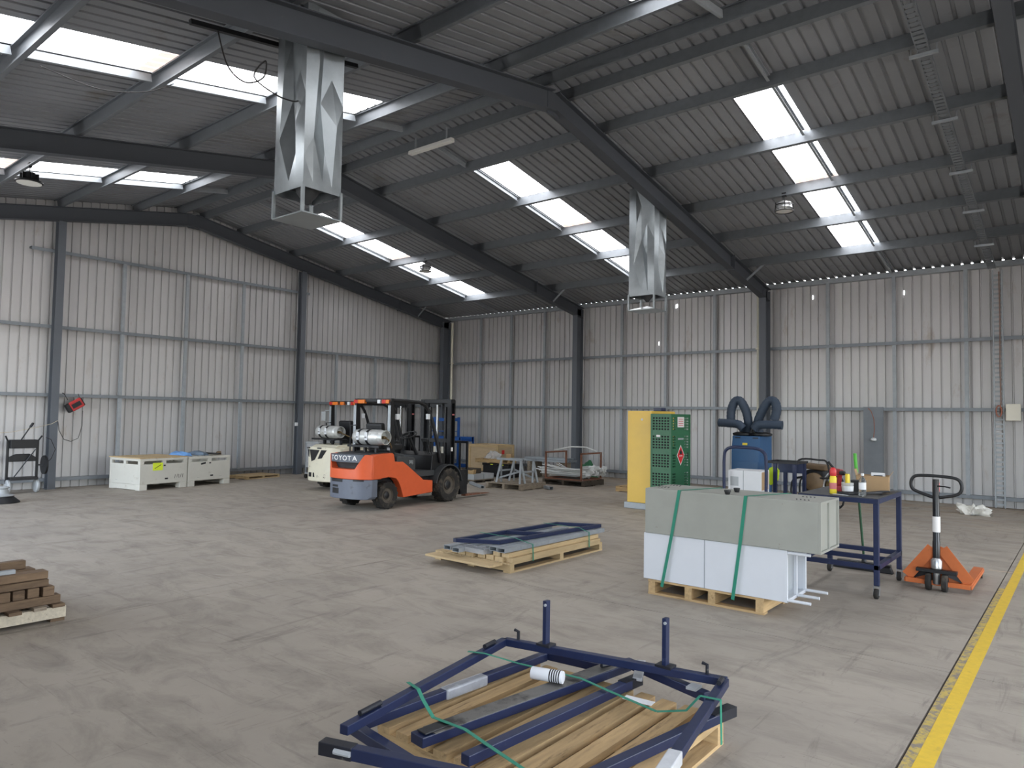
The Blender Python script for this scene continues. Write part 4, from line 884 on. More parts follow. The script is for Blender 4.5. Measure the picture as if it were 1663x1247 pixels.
# ---- light trolley behind the cream forklift
tr = thing('cage_trolley', 'pale metal trolley behind the cream forklift', 'trolley', (1.35, -6.75, 0), 0)
for x in (0, .55):
    for y in (0, .7):
        MB().beam((x, y, .12), (x, y, .98), .035, .035).build('post', 'galv', tr); MB().lathe([(.02, -.02), (.055, -.02), (.055, .02), (.02, .02)], (x, y, .055), (0, 1, 0), 16).build('castor', 'rubber', tr, smooth=40)
MB().box(-.02, .57, -.02, .72, .96, 1.0).build('top', 'light_grey', tr, bevel=.005); MB().box(-.02, .57, -.02, .72, .12, .16).build('base', 'light_grey', tr); MB().box(.0, .55, -.008, 0, .3, .96).build('side_panel', 'film', tr)
# ---- blue racking, crates and junk near the corner
rk = thing('blue_stillage', 'bright blue steel stillage against the corner wall', 'stillage', (.95, -2.0, 0))
for x in (0, .55, 1.05):
    for y in (0, .6): MB().beam((x, y, 0), (x, y, 1.72), .07, .07).build('post', 'rack_blue', rk, bevel=.004)
for z, h in ((1.02, .15), (1.64, .1), (.16, .12)):
    for y in (0, .6): MB().beam((-.03, y, z), (1.72 if z < 1.2 else 1.08, y, z), .05, h).build('beam', 'rack_blue', rk)
    for x in (0, 1.05): MB().beam((x, .03, z), (x, .57, z), .05, h).build('side_beam', 'rack_blue', rk)
for y in (0, .6): MB().beam((1.7, y, 0), (1.7, y, 1.1), .05, .05).build('short_post', 'rack_blue', rk)
MB().box(.03, 1.02, .02, .58, 1.25, 1.27).build('shelf_panel', 'rack_blue', rk)
cr = thing('wooden_crate', 'plywood crate with pale timber battens near the corner', 'crate', (2.92, -1.9, 0), 0)
MB().box(.02, 1.18, .02, .78, .08, .88).build('crate_body', 'ply', cr, bevel=.004)
for x in (0, 1.12):
    for y in (0, .72): MB().box(x, x+.08, y, y+.08, 0, .9).build('corner_batten', 'wood_new', cr)
for z in (.1, .82):
    for y in (0, .76): MB().box(.08, 1.12, y, y+.04, z, z+.08).build('batten', 'wood_new_x', cr)
    for x in (0, 1.16): MB().box(x, x+.04, .08, .72, z, z+.08).build('batten', 'wood_new', cr)
MB().box(1.201, 1.204, .2, .32, .62, .74).build('red_sticker', 'sign_red', cr)
for x, w_, lb in ((2.46, .3, 'white panel leaning beside the plywood crate'), (2.1, .28, 'white panel leaning behind the forklift carriage')):
    o = MB().obox((x, -2.45, .40), (w_, .06, .8), (4, 0, 0)).build('leaning_panel', 'box_cream', bevel=.005); tag(o, lb, 'panel')
bk = thing('black_crate', 'long black plastic crate under a loaded pallet', 'crate', (4.16, -2.6, 0), 0)
MB().box(0, .95, 0, .62, .06, .40).build('crate_body', 'black', bk, bevel=.01); MB().box(-.02, .97, -.02, .64, .34, .405).build('rim', 'black_gloss', bk, bevel=.008)
for x in (.3, .7): MB().box(x, x+.1, -.024, -.021, .36, .385).build('yellow_clip', 'tag_yellow', bk)
for x in (0, .8): MB().box(x+.03, x+.12, .02, .6, 0, .06).build('runner', 'black', bk)
pallet('timber pallet perched on the black crate', (3.86, -2.62, .4065), 0, 1.02, .68, 'y', 6, .12, .13, 'wood')
heap('film_bundle', 'bundle of clear plastic film on the perched pallet', 'plastic film', 'film', (4.3, -2.3, .528), (.24, .2, .22), 9, 0, 3, .35)
o = MB().obox((4.7, -2.05, .602), (.16, .12, .14), (0, 0, 20)).build('cardboard_piece', 'cardboard', bevel=.01); tag(o, 'small cardboard parcel behind the film bundle', 'box')
sb = thing('block_stack', 'pale blue-grey concrete blocks on a low pallet', 'blocks', (4.6, -4.35, 0))
for x in (0, .2, .4, .6): 
    for y in (0, .42): MB().box(x, x+.19, y, y+.39, .085, .225).build('block', 'light_grey', sb, bevel=.006)
for y in (.0, .36, .72): MB().box(0, .79, y, y+.09, 0, .06).build('bearer', 'wood_dark', sb)
MB().box(0, .79, 0, .81, .062, .083).build('deck', 'wood_grey', sb)
o = MB().prism([(4.62, .226), (5.32, .226), (5.34, .35), (5.2, .31), (4.64, .335)], 'y', -4.3, -4.2).build('timber_offcut', 'wood_x', bevel=.005); tag(o, 'wide timber offcut on top of the concrete blocks', 'timber')
o = MB().box(4.7, 5.2, -4.1, -3.85, .226, .36).build('timber_offcut', 'wood_dark', bevel=.005); tag(o, 'dark timber block behind the wide offcut', 'timber')
# ---- trestle on a pallet
pallet('weathered grey pallet carrying a galvanised trestle', (6.4, -5.02, 0), 3, 1.08, 1.06, 'x', 7, .15, .13, 'wood_grey')
ts = thing('trestle', 'galvanised steel trestle with splayed legs on weathered pallet', 'trestle', (0, 0, .158))
for y, zt in ((-4.85, .57), (-4.35, .55)):
    MB().rhs((6.62, y, zt), (7.44, y, zt), .06, .05, .004).build('top_bar', 'galv', ts)
    for x, dx in ((6.75, -.16), (7.36, .12)):
        for dy in (-.1, .1): MB().beam((x, y, zt-.02), (x+dx*.5, y+dy, 0.002), .045, .045).build('leg', 'galv', ts)
for x in (6.68, 7.4): MB().beam((x, -4.87, .28), (x, -4.33, .28), .03, .04).build('cross_brace', 'galv', ts)
MB().beam((6.68, -4.87, .1), (7.38, -4.87, .3), .03, .04).build('diagonal_brace', 'galv', ts); MB().beam((6.68, -4.33, .3), (7.38, -4.33, .1), .03, .04).build('diagonal_brace', 'galv', ts)
o = MB().rhs((5.5, -4.6, .04), (6.5, -5.25, .04), .08, .06, .004).build('steel_channel', 'galv'); tag(o, 'galvanised channel on the floor by the weathered pallet', 'steel channel')
o = MB().rhs((7.55, -4.1, .05), (7.85, -4.25, .05), .09, .07, .004).build('steel_channel', 'galv'); tag(o, 'short galvanised offcut by the dark stillage pallet', 'steel channel')
# ---- rusty stillage full of white brackets
pallet('dark weathered pallet under the rusty stillage', (6.68, -3.06, 0), 2, 1.3, 1.02, 'x', 6, .14, .14, 'wood_dark')
sg = thing('rusty_stillage', 'rusty steel stillage with two hoop ends full of brackets', 'stillage', (0, 0, .141))
for x in (6.75, 7.88):
    for y in (-3.0, -2.06): MB().beam((x, y, .035), (x, y, .70), .04, .04).build('post', 'rust', sg)
    MB().beam((x, -3.02, .70), (x, -2.04, .70), .04, .04).build('hoop_rail', 'rust', sg); MB().beam((x, -3.02, .02), (x, -2.04, .02), .04, .035).build('base_rail', 'rust', sg)
for y in (-3.0, -2.06): MB().beam((6.77, y, .02), (7.86, y, .02), .035, .035).build('base_rail', 'rust', sg)
bb = thing('bracket_bundle', 'bundle of white bracket arms flaring out of the stillage', 'brackets', (0, 0, .141))
rr = random.Random(4)
for k in range(34):
    y = -2.9+.76*rr.random(); z = .06+.25*rr.random(); xa = 6.3+.35*rr.random(); xb = 7.8+.32*rr.random()
    b = MB().tube([(xa, y+rr.uniform(-.12, .12), z+rr.uniform(-.01, .12)), (7.0, y*.7+-2.53*.3, z*.8+.03), (7.5, y*.75-2.53*.25, z*.8+.03), (xb, y+rr.uniform(-.05, .05), z+rr.uniform(0, .1))], .013, 5)
    b.obox((xb, y, z+.05), (.13, .02, .09), (rr.uniform(-40, 40), rr.uniform(-50, 10), rr.uniform(-30, 30))); b.build('bracket_arm', 'bracket_white', bb)
lt = thing('steel_length_stack', 'galvanised lengths stacked on a stand behind the trestle', 'steel lengths', (0, 0, 0))
for x in (5.15, 6.2): MB().box(x, x+.09, -1.75, -1.15, 0, .48).build('stand_leg', 'wood_grey', lt); 
for k in range(7): MB().rhs((4.85+.05*(k % 3), -1.7+.085*k, .51+.0*k), (6.5-.04*(k % 2), -1.68+.085*k, .51), .07, .055, .004).build('steel_length', 'galv', lt)
for k in range(4): MB().rhs((4.95+.06*k, -1.6+.1*k, .57), (6.45, -1.58+.1*k, .57), .07, .055, .004).build('steel_length', 'galv', lt)
heap('netting', 'dark green netting bunched against the wall column', 'netting', 'green_cage', (6.85, -1.05, 0), (.3, .22, .5), 12, 0, 3, .3)
o = MB().tube([(6.72, -2.6, .884), (7.1, -2.3, .98), (7.5, -2.2, .98), (7.9, -2.3, .884)], .018, 6).build('bent_pole', 'bracket_white', None, smooth=60); tag(o, 'thin white bent pole lying over the stillage hoops', 'pole')
pallet('small timber pallet standing behind the yellow cabinet', (9.05, -3.25, 0), 0, 1.1, 1.1, 'y', 7, .13, .12, 'wood')
# ---- yellow safety cabinet and green gas cage
yc = thing('safety_cabinet', 'tall yellow steel safety cabinet beside the green cage', 'cabinet', (10.86, -5.83, 0))
MB().box(-.06, .54, -.02, 1.05, 0, .12).build('plinth', 'galv', yc, bevel=.006); MB().box(0, .525, 0, 1.02, .122, 1.93).build('body', 'yellow_cab', yc, bevel=.006)
MB().lathe([(.018, 0), (.022, .004), (.01, .008)], (.32, 0, 1.76), (0, -1, 0), 14).build('vent_cap', 'white', yc, smooth=40)
MB().box(.526, .532, .02, 1.0, .15, 1.9).build('door', 'yellow_cab', yc)
o = MB().box(11.12, 11.3, -5.25, -5.05, 1.931, 2.0).build('blue_case', 'blue', bevel=.008); tag(o, 'small blue case on top of the yellow cabinet', 'case')
gcg = None
gcg = thing('gas_cage', 'green perforated gas cylinder cage with a red diamond sign', 'cage', (11.43, -5.93, 0))
W_, D_, H_ = .425, .83, 1.87
def perforated(us, vs_, hole, P):
    """sheet over the cells of a grid, leaving the hole cells open"""
    b = MB(); nu, nv = len(us), len(vs_)
    b.add([P(u, v) for v in vs_ for u in us], [(j*nu+i, j*nu+i+1, (j+1)*nu+i+1, (j+1)*nu+i) for j in range(nv-1) for i in range(nu-1) if not hole(i, j)]); return b
def edges(a, b, n, gap):  # n square holes between a and b
    st = (b-a)/n; out = []
    for k in range(n): out += [a+k*st+gap/2, a+(k+1)*st-gap/2]
    return out
vz = [.09]+[q for g0 in (.13, .485, .845, 1.2, 1.555) for q in edges(g0, g0+.265, 5, .022)]+[H_]
rows = set(1+2*i for i in range((len(vz)-2)//2))
def panel(nm, us, cols, P):
    o = perforated(us, vz, lambda i, j: (i in cols and j in rows), P).build(nm, 'green_cage', gcg); md = o.modifiers.new('thickness', 'SOLIDIFY'); md.thickness = .004; return o
ux = [0]+edges(.03, W_-.03, 6, .022)+[W_]
panel('perforated_panel', ux, set(range(1, len(ux)-1, 2)), lambda u, v: (u, 0, v)); panel('perforated_panel', ux, set(range(1, len(ux)-1, 2)), lambda u, v: (u, D_, v))
uy = [0]+edges(.07, .2, 2, .022)+edges(.58, .76, 3, .022)+[D_]
panel('door', uy, {1, 3, 5, 7, 9}, lambda u, v: (W_, u, v)); panel('perforated_panel', uy, {1, 3, 5, 7, 9}, lambda u, v: (0, u, v))
MB().box(.02, W_-.02, .03, .034, .1, H_-.02).build('shade_sheet', 'black', gcg)  # black sheet added behind the holes to paint the cage's dark inside
MB().box(0, W_, 0, D_, H_, H_+.006).build('roof', 'green_cage', gcg); MB().box(0, W_, 0, D_, .06, .09).build('floor_tray', 'green_cage', gcg)
for x in (.01, W_-.01):
    for y in (.01, D_-.01): MB().beam((x, y, 0), (x, y, H_), .03, .03).build('corner_post', 'green_cage', gcg)
MB().box(W_+.003, W_+.012, D_-.12, D_-.1, 1.0, 1.12).build('latch', 'black', gcg); MB().box(.12, .2, -.006, -.003, 1.43, 1.47).build('label_plate', 'sign_white', gcg)
d = MB().prism([(.4, .88), (.56, 1.08), (.4, 1.28), (.24, 1.08)], 'x', W_+.005, W_+.008).build('warning_sign', 'sign_white', gcg); MB().prism([(.4, .905), (.54, 1.08), (.4, 1.255), (.26, 1.08)], 'x', W_+.008, W_+.0095).build('red_diamond', 'sign_red', d)
MB().prism([(.36, 1.1), (.44, 1.1), (.455, 1.13), (.43, 1.17), (.425, 1.15), (.405, 1.205), (.38, 1.16), (.37, 1.17), (.35, 1.13)], 'x', W_+.0095, W_+.0105).build('flame_mark', 'ink', d); MB().box(W_+.0095, W_+.0105, .33, .47, 1.06, 1.075).build('print_line', 'sign_white', d)
n_ = MB().box(W_+.005, W_+.008, .26, .54, 1.62, 1.82).build('notice', 'sign_white', gcg)
for k in range(4): MB().box(W_+.008, W_+.009, .3, .5, 1.65+k*.04, 1.665+k*.04).build('print_line', 'pink_print', n_)
MB().box(W_+.005, W_+.008, .28, .52, 1.38, 1.41).build('label_plate', 'light_grey', gcg)
for y in (.25, .58):
    o = MB().lathe([(.1, 0), (.11, .02), (.11, .8), (.06, .93), (.03, .97), (.03, 1.05)], (11.64, -5.93+y, .0915), (0, 0, 1), 18).build('gas_bottle', 'dark_grey', None, smooth=40); tag(o, 'dark gas bottle standing inside the green cage', 'gas bottle', 'gas bottles in the green cage')
# ---- fume extractor with two hose arms
fe = thing('fume_extractor', 'blue mobile fume extractor with two bent hose arms', 'fume extractor', (12.36, -4.25, 0))
MB().prism([(0, .16), (0, 1.13), (.0, 1.17), (.05, 1.4), (.05, 1.46), (.72, 1.46), (.72, .16)], 'x', 0, .57).build('body', 'extractor_blue', fe, bevel=.01)
MB().box(.02, .55, -.012, 0, .2, .95).build('door', 'extractor_blue', fe, bevel=.004); MB().obox((.28, -.002, 1.3), (.1, .006, .05), (-12, 0, 0)).build('yellow_label', 'yellow_tin', fe)
for x in (.06, .42): MB().box(x, x+.11, .045, .052, 1.415, 1.435).build('vent_slot', 'black', fe)
for x in (.06, .51):
    for y in (.1, .62): MB().lathe([(.02, -.03), (.075, -.03), (.08, -.02), (.08, .02), (.075, .03), (.02, .03)], (x, y, .08), (1, 0, 0), 18).build('castor', 'rubber', fe, smooth=40)
MB().prism([(.74, .3), (.74, 1.25), (.79, 1.25), (.95, .55), (.95, .3)], 'x', .12, .5).build('side_filter', 'black', fe, bevel=.01)
MB().lathe([(.0, 0), (.2, 0), (.22, .02), (.22, .05), (.12, .08)], (.12, .35, 1.461), (0, 0, 1), 22).build('turntable', 'black', fe, smooth=40); MB().lathe([(.0, 0), (.2, 0), (.22, .02), (.22, .05), (.12, .08)], (.48, .35, 1.4615), (0, 0, 1), 22).build('turntable', 'black', fe, smooth=40)
def hosepath(pts, n=6):
    P = [Vector(p) for p in pts]; out = []
    for i in range(len(P)-1):
        p0, p1, p2, p3 = P[max(0, i-1)], P[i], P[i+1], P[min(len(P)-1, i+2)]
        for k in range(n):
            t = k/n; out.append(.5*((2*p1)+(p2-p0)*t+(2*p0-5*p1+4*p2-p3)*t*t+(3*p1-p0-3*p2+p3)*t**3))
    return out+[P[-1]]
def hose(pts, r):
    q = hosepath(pts, 9); return MB().tube(q, [r*(1+.045*math.sin(i*2.4)) for i in range(len(q))], 14)
hose([(.14, .35, 1.5), (.24, .3, 1.66), (.2, .28, 1.95), (.09, .27, 2.16), (-.02, .26, 2.17), (-.1, .25, 2.0), (-.11, .24, 1.78)], .088).build('hose_arm', 'hose', fe, smooth=60)
hose([(.46, .35, 1.5), (.42, .3, 1.68), (.52, .28, 1.95), (.66, .27, 2.16), (.78, .26, 2.16), (.83, .25, 2.0), (.78, .24, 1.78)], .088).build('hose_arm', 'hose', fe, smooth=60)
hose([(.2, .12, 1.6), (.1, .12, 1.69), (-.1, .14, 1.71), (-.32, .16, 1.72)], .086).build('suction_nozzle', 'hose', fe, smooth=60); hose([(.42, .12, 1.6), (.5, .12, 1.68), (.72, .14, 1.70), (.97, .16, 1.69)], .086).build('suction_nozzle', 'hose', fe, smooth=60)
MB().beam((.28, .3, 1.55), (.26, .3, 1.75), .05, .03).beam((.3, .32, 1.47), (.3, .32, 1.62), .1, .06).build('arm_bracket', 'black', fe)
# ---- blue platform trolley with cartons, blue bench, generator
pt = thing('platform_trolley', 'blue platform trolley with a hooped tube handle', 'trolley', (13.08, -6.35, 0))
MB().tube(hosepath([(0, 0, .2), (0, 0, .6), (0, 0, 1.12), (.04, 0, 1.26), (.16, 0, 1.31), (.36, 0, 1.31), (.57, 0, 1.30), (.69, 0, 1.24), (.73, 0, 1.1), (.73, 0, .6), (.73, 0, .2)], 5), .027, 10).build('hoop_handle', 'blue', pt, smooth=60)
MB().box(-.04, .78, -.03, .95, .16, .2).build('platform', 'blue', pt, bevel=.006)
for x in (.06, .67):
    for y in (.08, .85): MB().lathe([(.02, -.025), (.065, -.025), (.07, -.015), (.07, .015), (.065, .025), (.02, .025)], (x, y, .075), (1, 0, 0), 18).build('castor', 'rubber', pt, smooth=40)
for k, (z, lb) in enumerate(((.2005, 'lower white carton on the blue platform trolley'), (.556, 'upper white carton with a seam on the platform trolley'))):
    c = thing('carton', lb, 'box', (13.36, -5.94, z), 4)
    MB().box(-.28, .28, -.26, .26, 0, .35).build('box_body', 'white', c, bevel=.006); MB().box(-.02, -.012, -.2615, -.26, 0, .35).build('seam', 'grey_panel', c); MB().box(.2805, .282, -.2, .2, .02, .33).build('side_print', 'cardboard', c); MB().box(-.24, -.1, -.2615, -.2602, .08, .24).build('printed_panel', 'light_grey', c)
bn = thing('steel_bench', 'blue steel bench frame between trolley and generator', 'bench', (13.62, -5.35, 0))
for x in (0, .34):
    for y in (0, .55): MB().beam((x, y, 0), (x, y, 1.01), .06, .06).build('leg', 'blue', bn, bevel=.004)
MB().box(-.18, .4, -.03, .02, 1.011, 1.05).box(-.18, .4, .53, .58, 1.011, 1.05).box(.35, .4, .02, .53, 1.011, 1.05).box(-.18, -.13, .02, .53, 1.011, 1.05).build('bench_top', 'black_metal', bn); MB().box(-.12, .34, .5, .53, .82, 1.0).build('back_panel', 'blue', bn); MB().beam((.03, 0, .42), (.31, 0, .42), .04, .04).build('rail', 'blue', bn)
hv = thing('safety_vest', 'yellow-green safety vest hung on the blue bench', 'vest', (13.55, -5.27, .66))
MB().prism([(-.08, .0), (-.04, -.06), (.02, -.02), (.1, .05), (.12, .22), (.05, .3), (-.06, .26), (-.1, .15)], 'y', -.02, .02).build('vest_body', 'hi_vis', hv, bevel=.012)
gn = thing('generator', 'black tube-framed generator set behind the blue table', 'generator', (13.8, -4.6, 0))
for y in (0, .5):
    MB().tube(hosepath([(-.1, y, .18), (-.14, y, .5), (-.05, y, .72), (.4, y, .74), (.62, y, .72), (.66, y, .45), (.6, y, .18), (.2, y, .15)], 4), .018, 8).build('tube_frame', 'black_metal', gn, smooth=60)
for x, z in ((-.08, .7), (.62, .7), (-.08, .2), (.6, .2)): MB().tube([(x, 0, z), (x, .5, z)], .016, 8).build('cross_tube', 'black_metal', gn, smooth=40)
MB().tube(hosepath([(-.1, 0, .74), (.0, 0, 1.05), (.35, 0, 1.07), (.5, 0, 1.03), (.56, 0, .72)], 5), .017, 8).build('push_handle', 'black', gn, smooth=60); MB().tube([(.52, 0, 1.05), (.68, 0, .86)], .02, 8).build('grip', 'black', gn, smooth=40)
MB().obox((.25, .25, .93), (.42, .36, .1), (0, 4, 0)).build('fuel_tank', 'brown_tan', gn, bevel=.03); MB().box(.1, .42, .1, .4, .45, .87).build('engine', 'black_metal', gn, bevel=.02)
MB().lathe([(.02, 0), (.16, .0), (.17, .02), (.17, .1), (.12, .13), (.05, .14)], (.26, .1, .66), (0, -1, 0), 22).build('recoil_starter', 'brown_tan', gn, smooth=40); MB().lathe([(.03, 0), (.075, .01), (.075, .16), (.03, .17)], (.42, .25, .6), (1, 0, 0), 16).build('alternator', 'gauge_brass', gn, smooth=40)
MB().tube(hosepath([(.44, .05, .42), (.42, .05, .62), (.48, .05, .78), (.56, .05, .85)], 5), .025, 10).build('exhaust', 'steel_bright', gn, smooth=60); MB().box(-.05, .6, .04, .46, .16, .2).build('base_plate', 'black', gn)
for y in (-.03, .53): MB().lathe([(.03, -.03), (.13, -.03), (.14, -.015), (.14, .015), (.13, .03), (.03, .03)], (.3, y, .14), (0, 1, 0), 20).build('wheel', 'rubber', gn, smooth=40)
heap('rag', 'white rag crumpled on the floor near the wall', 'rag', 'cloth_white', (16.22, -1.7, 0), (.23, .12, .19), 8, -12, 4, .75)
# ---- fixtures on the side wall
cl = thing('cable_ladder', 'galvanised cable ladder fixed upright on the side wall', 'cable ladder', (16.455, -.02, 0))
for x in (0, .165): MB().box(x-.013, x+.013, -.05, 0, .01, 5.1).build('side_rail', 'galv', cl)
for k in range(50): MB().box(.014, .151, -.03, -.012, .06+k*.1, .1+k*.1).build('rung', 'galv', cl)
cb = MB().tube([(16.57, -.085, 5.05), (16.575, -.085, 4.0), (16.565, -.085, 3.0), (16.575, -.085, 2.25), (16.55, -.085, 2.0)], .012, 6).build('cable', 'cable_brown', None, smooth=50); tag(cb, 'brownish cable running down the wall cable ladder', 'cable')
lo_ = MB()
for k in range(5): lo_.tube([(16.54+.05*math.cos(a), -.1-.012*k, 2.06+.12*math.sin(a)) for a in [2*math.pi*i/14 for i in range(14)]], .01, 6, True)
lo_.tube([(16.54, -.1, 2.17), (16.54, -.15, 2.17)], .01, 6); tag(lo_.build('cable_coil', 'cable_orange', None, smooth=50), 'orange cable coiled on the wall cable ladder', 'cable')
sx = thing('switch_box', 'cream switch box on the wall beside the cable ladder', 'switch box', (16.66, -.16, 1.86)); MB().box(0, .26, 0, .14, 0, .35).build('box_body', 'box_cream', sx, bevel=.008); MB().box(.01, .25, -.006, 0, .01, .34).build('cover', 'box_cream', sx, bevel=.003)
wp = thing('backing_panel', 'grey galvanised backing panel fixed to the side wall', 'panel', (13.87, -.012, .3)); MB().box(0, .43, 0, .008, 0, 1.84).build('sheet', 'grey_panel', wp); MB().box(.42, .43, -.01, 0, 0, 1.84).build('edge_fold', 'grey_panel', wp)
pd = thing('pendant_socket', 'white pendant socket hanging before the grey panel', 'socket', (14.1, -.08, 1.36)); MB().lathe([(.02, .06), (.06, .04), (.065, .0), (.05, -.015)], (0, 0, 0), (0, 0, 1), 18).build('socket_body', 'white', pd, smooth=40); MB().tube([(0, 0, .05), (.02, 0, .25), (.01, 0, .5), (-.05, .01, .68), (-.12, .03, .75)], .008, 6).build('cord', 'cable_orange', pd, smooth=60)
# ---- under the roof
rt_ = thing('roof_cable_tray', 'slotted cable tray running up under the roof purlins', 'cable tray', (0, 0, 0))
for s_, x in ((0, 16.40), (1, 16.53)):
    MB().beam((x, -.25, zr(-.25, .235)), (x, HS+.3, zr(HS+.3, .235)), .012, .06).build('side_rail', 'purlin_galv', rt_)
for k in range(100):
    y = -.3-k*.089; MB().obox((16.465, y, zr(y, .215)), (.118, .062, .005), (-10.2, 0, 0)).build('slat', 'purlin_galv', rt_)
for d_ in PUR[1:]:
    y = HS+d_; MB().box(16.3, 16.63, y-.02, y+.02, zr(y, .165), zr(y, .205)).build('hanger_bar', 'galv', rt_)
    for x in (16.32, 16.61): MB().cyl((x, y, zr(y, .2)), (x, y, zr(y, .295)), .007, 6).build('hanger_rod', 'galv', rt_)
def duct(label, x1, y1, sy, zb, ztop):
    """square duct with buckled sheet sides; the corner nearest the camera is x1, y1"""
    g = thing('roof_duct', label, 'duct', (0, 0, 0)); w = .56; dpt = .5
    H = ztop-zb
    from mathutils.geometry import delaunay_2d_cdt
    def side(P, wd, seed):
        """sheet side with sharp buckled folds: straight edges, crease points pushed in or out"""
        r = random.Random(seed); pts = []; off = []
        for k in range(7): pts += [(0, k/6), (1, k/6)]; off += [0, 0]
        for u in (.25, .5, .75): pts += [(u, .05*math.sin(math.pi*u)), (u, 1)]; off += [0, 0]
        for u, v, o in ((.45, .2, -.055), (.75, .3, .03), (.24, .36, .03), (.55, .5, -.06), (.72, .68, .035), (.28, .66, -.04), (.5, .86, -.02)):
            u = min(.88, max(.12, (u if seed % 2 else 1-u)+r.uniform(-.06, .06))); pts.append((u, v+r.uniform(-.03, .03))); off.append(o)
        vv, ee, ff, a_, b_, c_ = delaunay_2d_cdt([Vector(p) for p in pts], [], [], 0, 1e-6)
        om = {}
        for p, o in zip(pts, off): om[(round(p[0], 4), round(p[1], 4))] = o
        return MB().add([P(p[0]*wd, zb+p[1]*H, om.get((round(p[0], 4), round(p[1], 4)), 0)) for p in vv], ff)
    side(lambda u, z, o: (x1-u, y1-o, z), w, 1).build('duct_side', 'galv_sheet', g, smooth=9); side(lambda u, z, o: (x1+o, y1+u, z), dpt, 2).build('duct_side', 'galv_sheet', g, smooth=9)
    side(lambda u, z, o: (x1-u, y1+dpt+o, z), w, 3).build('duct_side', 'galv_sheet', g, smooth=9); side(lambda u, z, o: (x1-w-o, y1+u, z), dpt, 4).build('duct_side', 'galv_sheet', g, smooth=9)
    MB().box(x1-w+.03, x1-.03, y1+.03, y1+dpt-.03, zb+.1, zb+.12).build('damper', 'black', g)
    MB().lathe([(.02, 0), (.12, .12), (.14, .2)], (x1-w/2, y1+dpt/2, zb-.1), (0, 0, 1), 14).build('inner_cone', 'dark_grey', g, smooth=40)
    for cx in (x1-w, x1):
        for cy in (y1, y1+dpt): MB().box(cx-.016, cx+.016, cy-.016, cy+.016, zb-.27, zb+.04).build('corner_strap', 'galv_sheet', g)
    c = Vector((x1-w/2, y1+dpt/2, zb-.18)); b = MB(); q = [(x1-w-.01, y1-.01), (x1+.01, y1-.01), (x1+.01, y1+dpt+.01), (x1-w-.01, y1+dpt+.01)]
    b.add([(*p, zb-.27) for p in q]+[(*p, zb-.285) for p in q]+[c], [(7, 6, 5, 4), (0, 1, 8), (1, 2, 8), (2, 3, 8), (3, 0, 8), (0, 4, 5, 1), (1, 5, 6, 2), (2, 6, 7, 3), (3, 7, 4, 0)]); b.build('deflector_pan', 'galv_sheet', g)
    return g
duct('buckled galvanised duct with a looped black cable at its top', 11.47, -13.9, -1, 4.24, zr(-13.7, OFF_R)-.02); duct('buckled galvanised duct hanging from the slope over the side wall', 11.5, -5.98, 1, 4.2, zr(-5.75, OFF_R)-.02)
o = MB().beam((10.86, -14.9, zr(-14.9, .24)), (10.86, -12.75, zr(-12.75, .24)), .05, .05).build('support_rail', 'black_metal'); tag(o, 'black support rail beside the duct on the skylight slope', 'rail')
o = MB().tube(hosepath([(10.9, -14.62, zr(-14.62, .2)), (11.0, -14.55, 5.45), (11.1, -14.4, 5.3), (11.2, -14.25, 5.38), (11.15, -14.2, 5.6), (11.1, -14.3, 5.4), (11.2, -14.1, 5.25), (11.3, -13.96, 5.2), (11.36, -13.915, 5.2)], 6), .008, 6).build('cable_loop', 'cable_black', None, smooth=60); tag(o, 'black cable looping from the rail to the duct', 'cable')
o = MB().tube(hosepath([(8.75, -15.6, zr(-15.6, .26)), (8.8, -15.0, 5.66), (8.9, -14.5, 5.78), (9.0, -14.2, zr(-14.2, .26))], 6), .006, 6).build('slack_cable', 'cable_black', None, smooth=60); tag(o, 'thin black cable sagging under the skylight strip', 'cable')
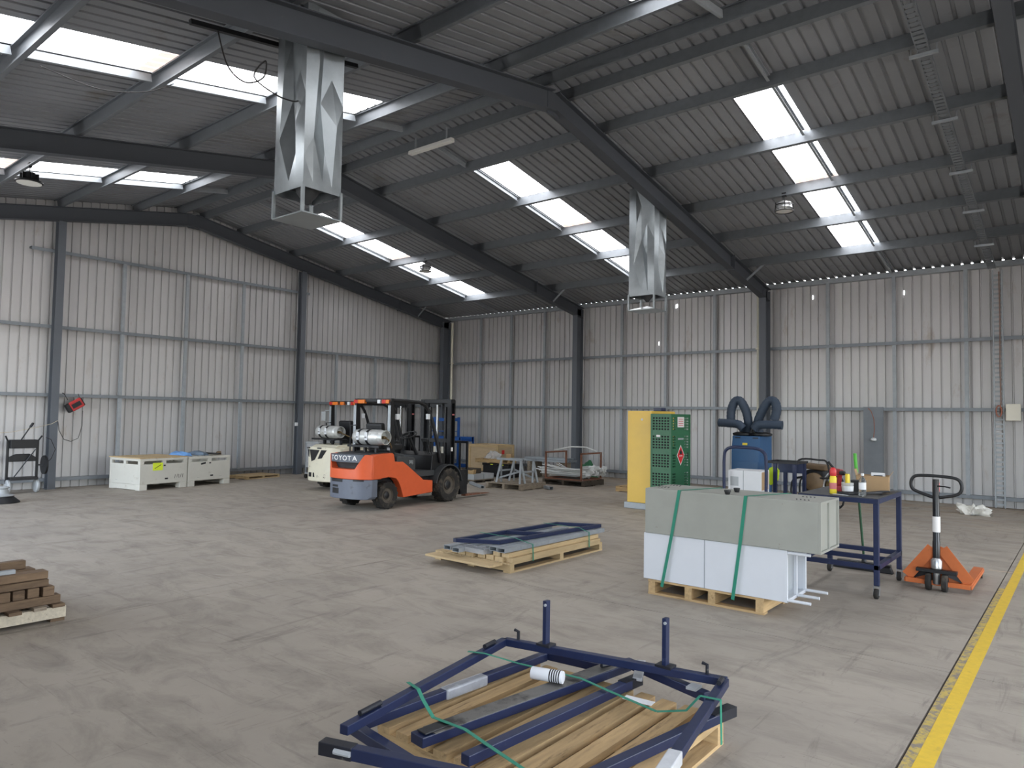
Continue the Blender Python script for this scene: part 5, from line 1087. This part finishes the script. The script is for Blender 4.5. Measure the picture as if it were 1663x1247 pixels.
def highbay(label, x, s, cage):
    y = HS+s*PUR[3]; zp = zr(y, OFF_P); L_ = thing('high_bay_light', label, 'light', (x, y, zp))
    MB().beam((0, 0, .06), (0, 0, -.02), .05, .08).build('mount', 'black', L_); MB().tube([(0, 0, 0), (.0, .0, -.1)], .008, 6).build('hook', 'black', L_)
    if not cage:
        MB().lathe([(.03, -.1), (.09, -.12), (.1, -.22), (.13, -.25), (.21, -.27), (.215, -.29), (.2, -.3)], (0, 0, 0), (0, 0, 1), 28).build('housing', 'black', L_, smooth=30); MB().lathe([(.0, -.302), (.19, -.302), (.19, -.306), (.0, -.306)], (0, 0, 0), (0, 0, 1), 28, caps=False).build('lens', 'lamp_white', L_)
        for k in range(6):
            a = math.pi*k/3; MB().obox((.1*math.cos(a), .1*math.sin(a), -.19), (.09, .01, .12), (0, 0, math.degrees(a))).build('cooling_fin', 'black', L_)
    else:
        MB().lathe([(.03, -.09), (.05, -.1), (.12, -.13), (.14, -.17), (.145, -.24)], (0, 0, 0), (0, 0, 1), 24, caps=False).build('reflector', 'reflector', L_, smooth=40)
        for z, r in ((-.18, .16), (-.3, .165)): MB().tube([(r*math.cos(a), r*math.sin(a), z) for a in [2*math.pi*i/20 for i in range(20)]], .009, 6, True).build('ring', 'black', L_)
        for k in range(4):
            a = math.pi*k/2+.4; MB().tube([(.15*math.cos(a), .15*math.sin(a), -.12), (.165*math.cos(a), .165*math.sin(a), -.3)], .008, 6).build('cage_bar', 'black', L_)
        MB().lathe([(.0, -.285), (.155, -.285), (.155, -.295), (.0, -.295)], (0, 0, 0), (0, 0, 1), 24, caps=False).build('lens', 'lamp_white', L_); MB().lathe([(.03, -.1), (.05, -.14), (.05, -.22), (.02, -.25)], (0, 0, 0), (0, 0, 1), 12).build('lamp', 'lamp_white', L_, smooth=40)
highbay('black disc high bay light with a white lens', 3.67, -1, False); highbay('caged high bay light hung against the skylight by the gable end', 3.89, 1, True); highbay('caged high bay light beside the skylight above the fume extractor', 13.62, 1, True)
bl = thing('batten_light', 'white fluorescent batten hung below the ridge', 'light', (8.86, HS+.02, 6.60)); MB().prism([(-.055, 0), (.055, 0), (.04, .07), (-.04, .07)], 'x', -.55, .55).build('batten_body', 'lamp_white', bl, bevel=.006)
for x in (-.4, .4): MB().box(x-.012, x+.012, -.012, .012, .071, .285).build('hanger', 'galv', bl)
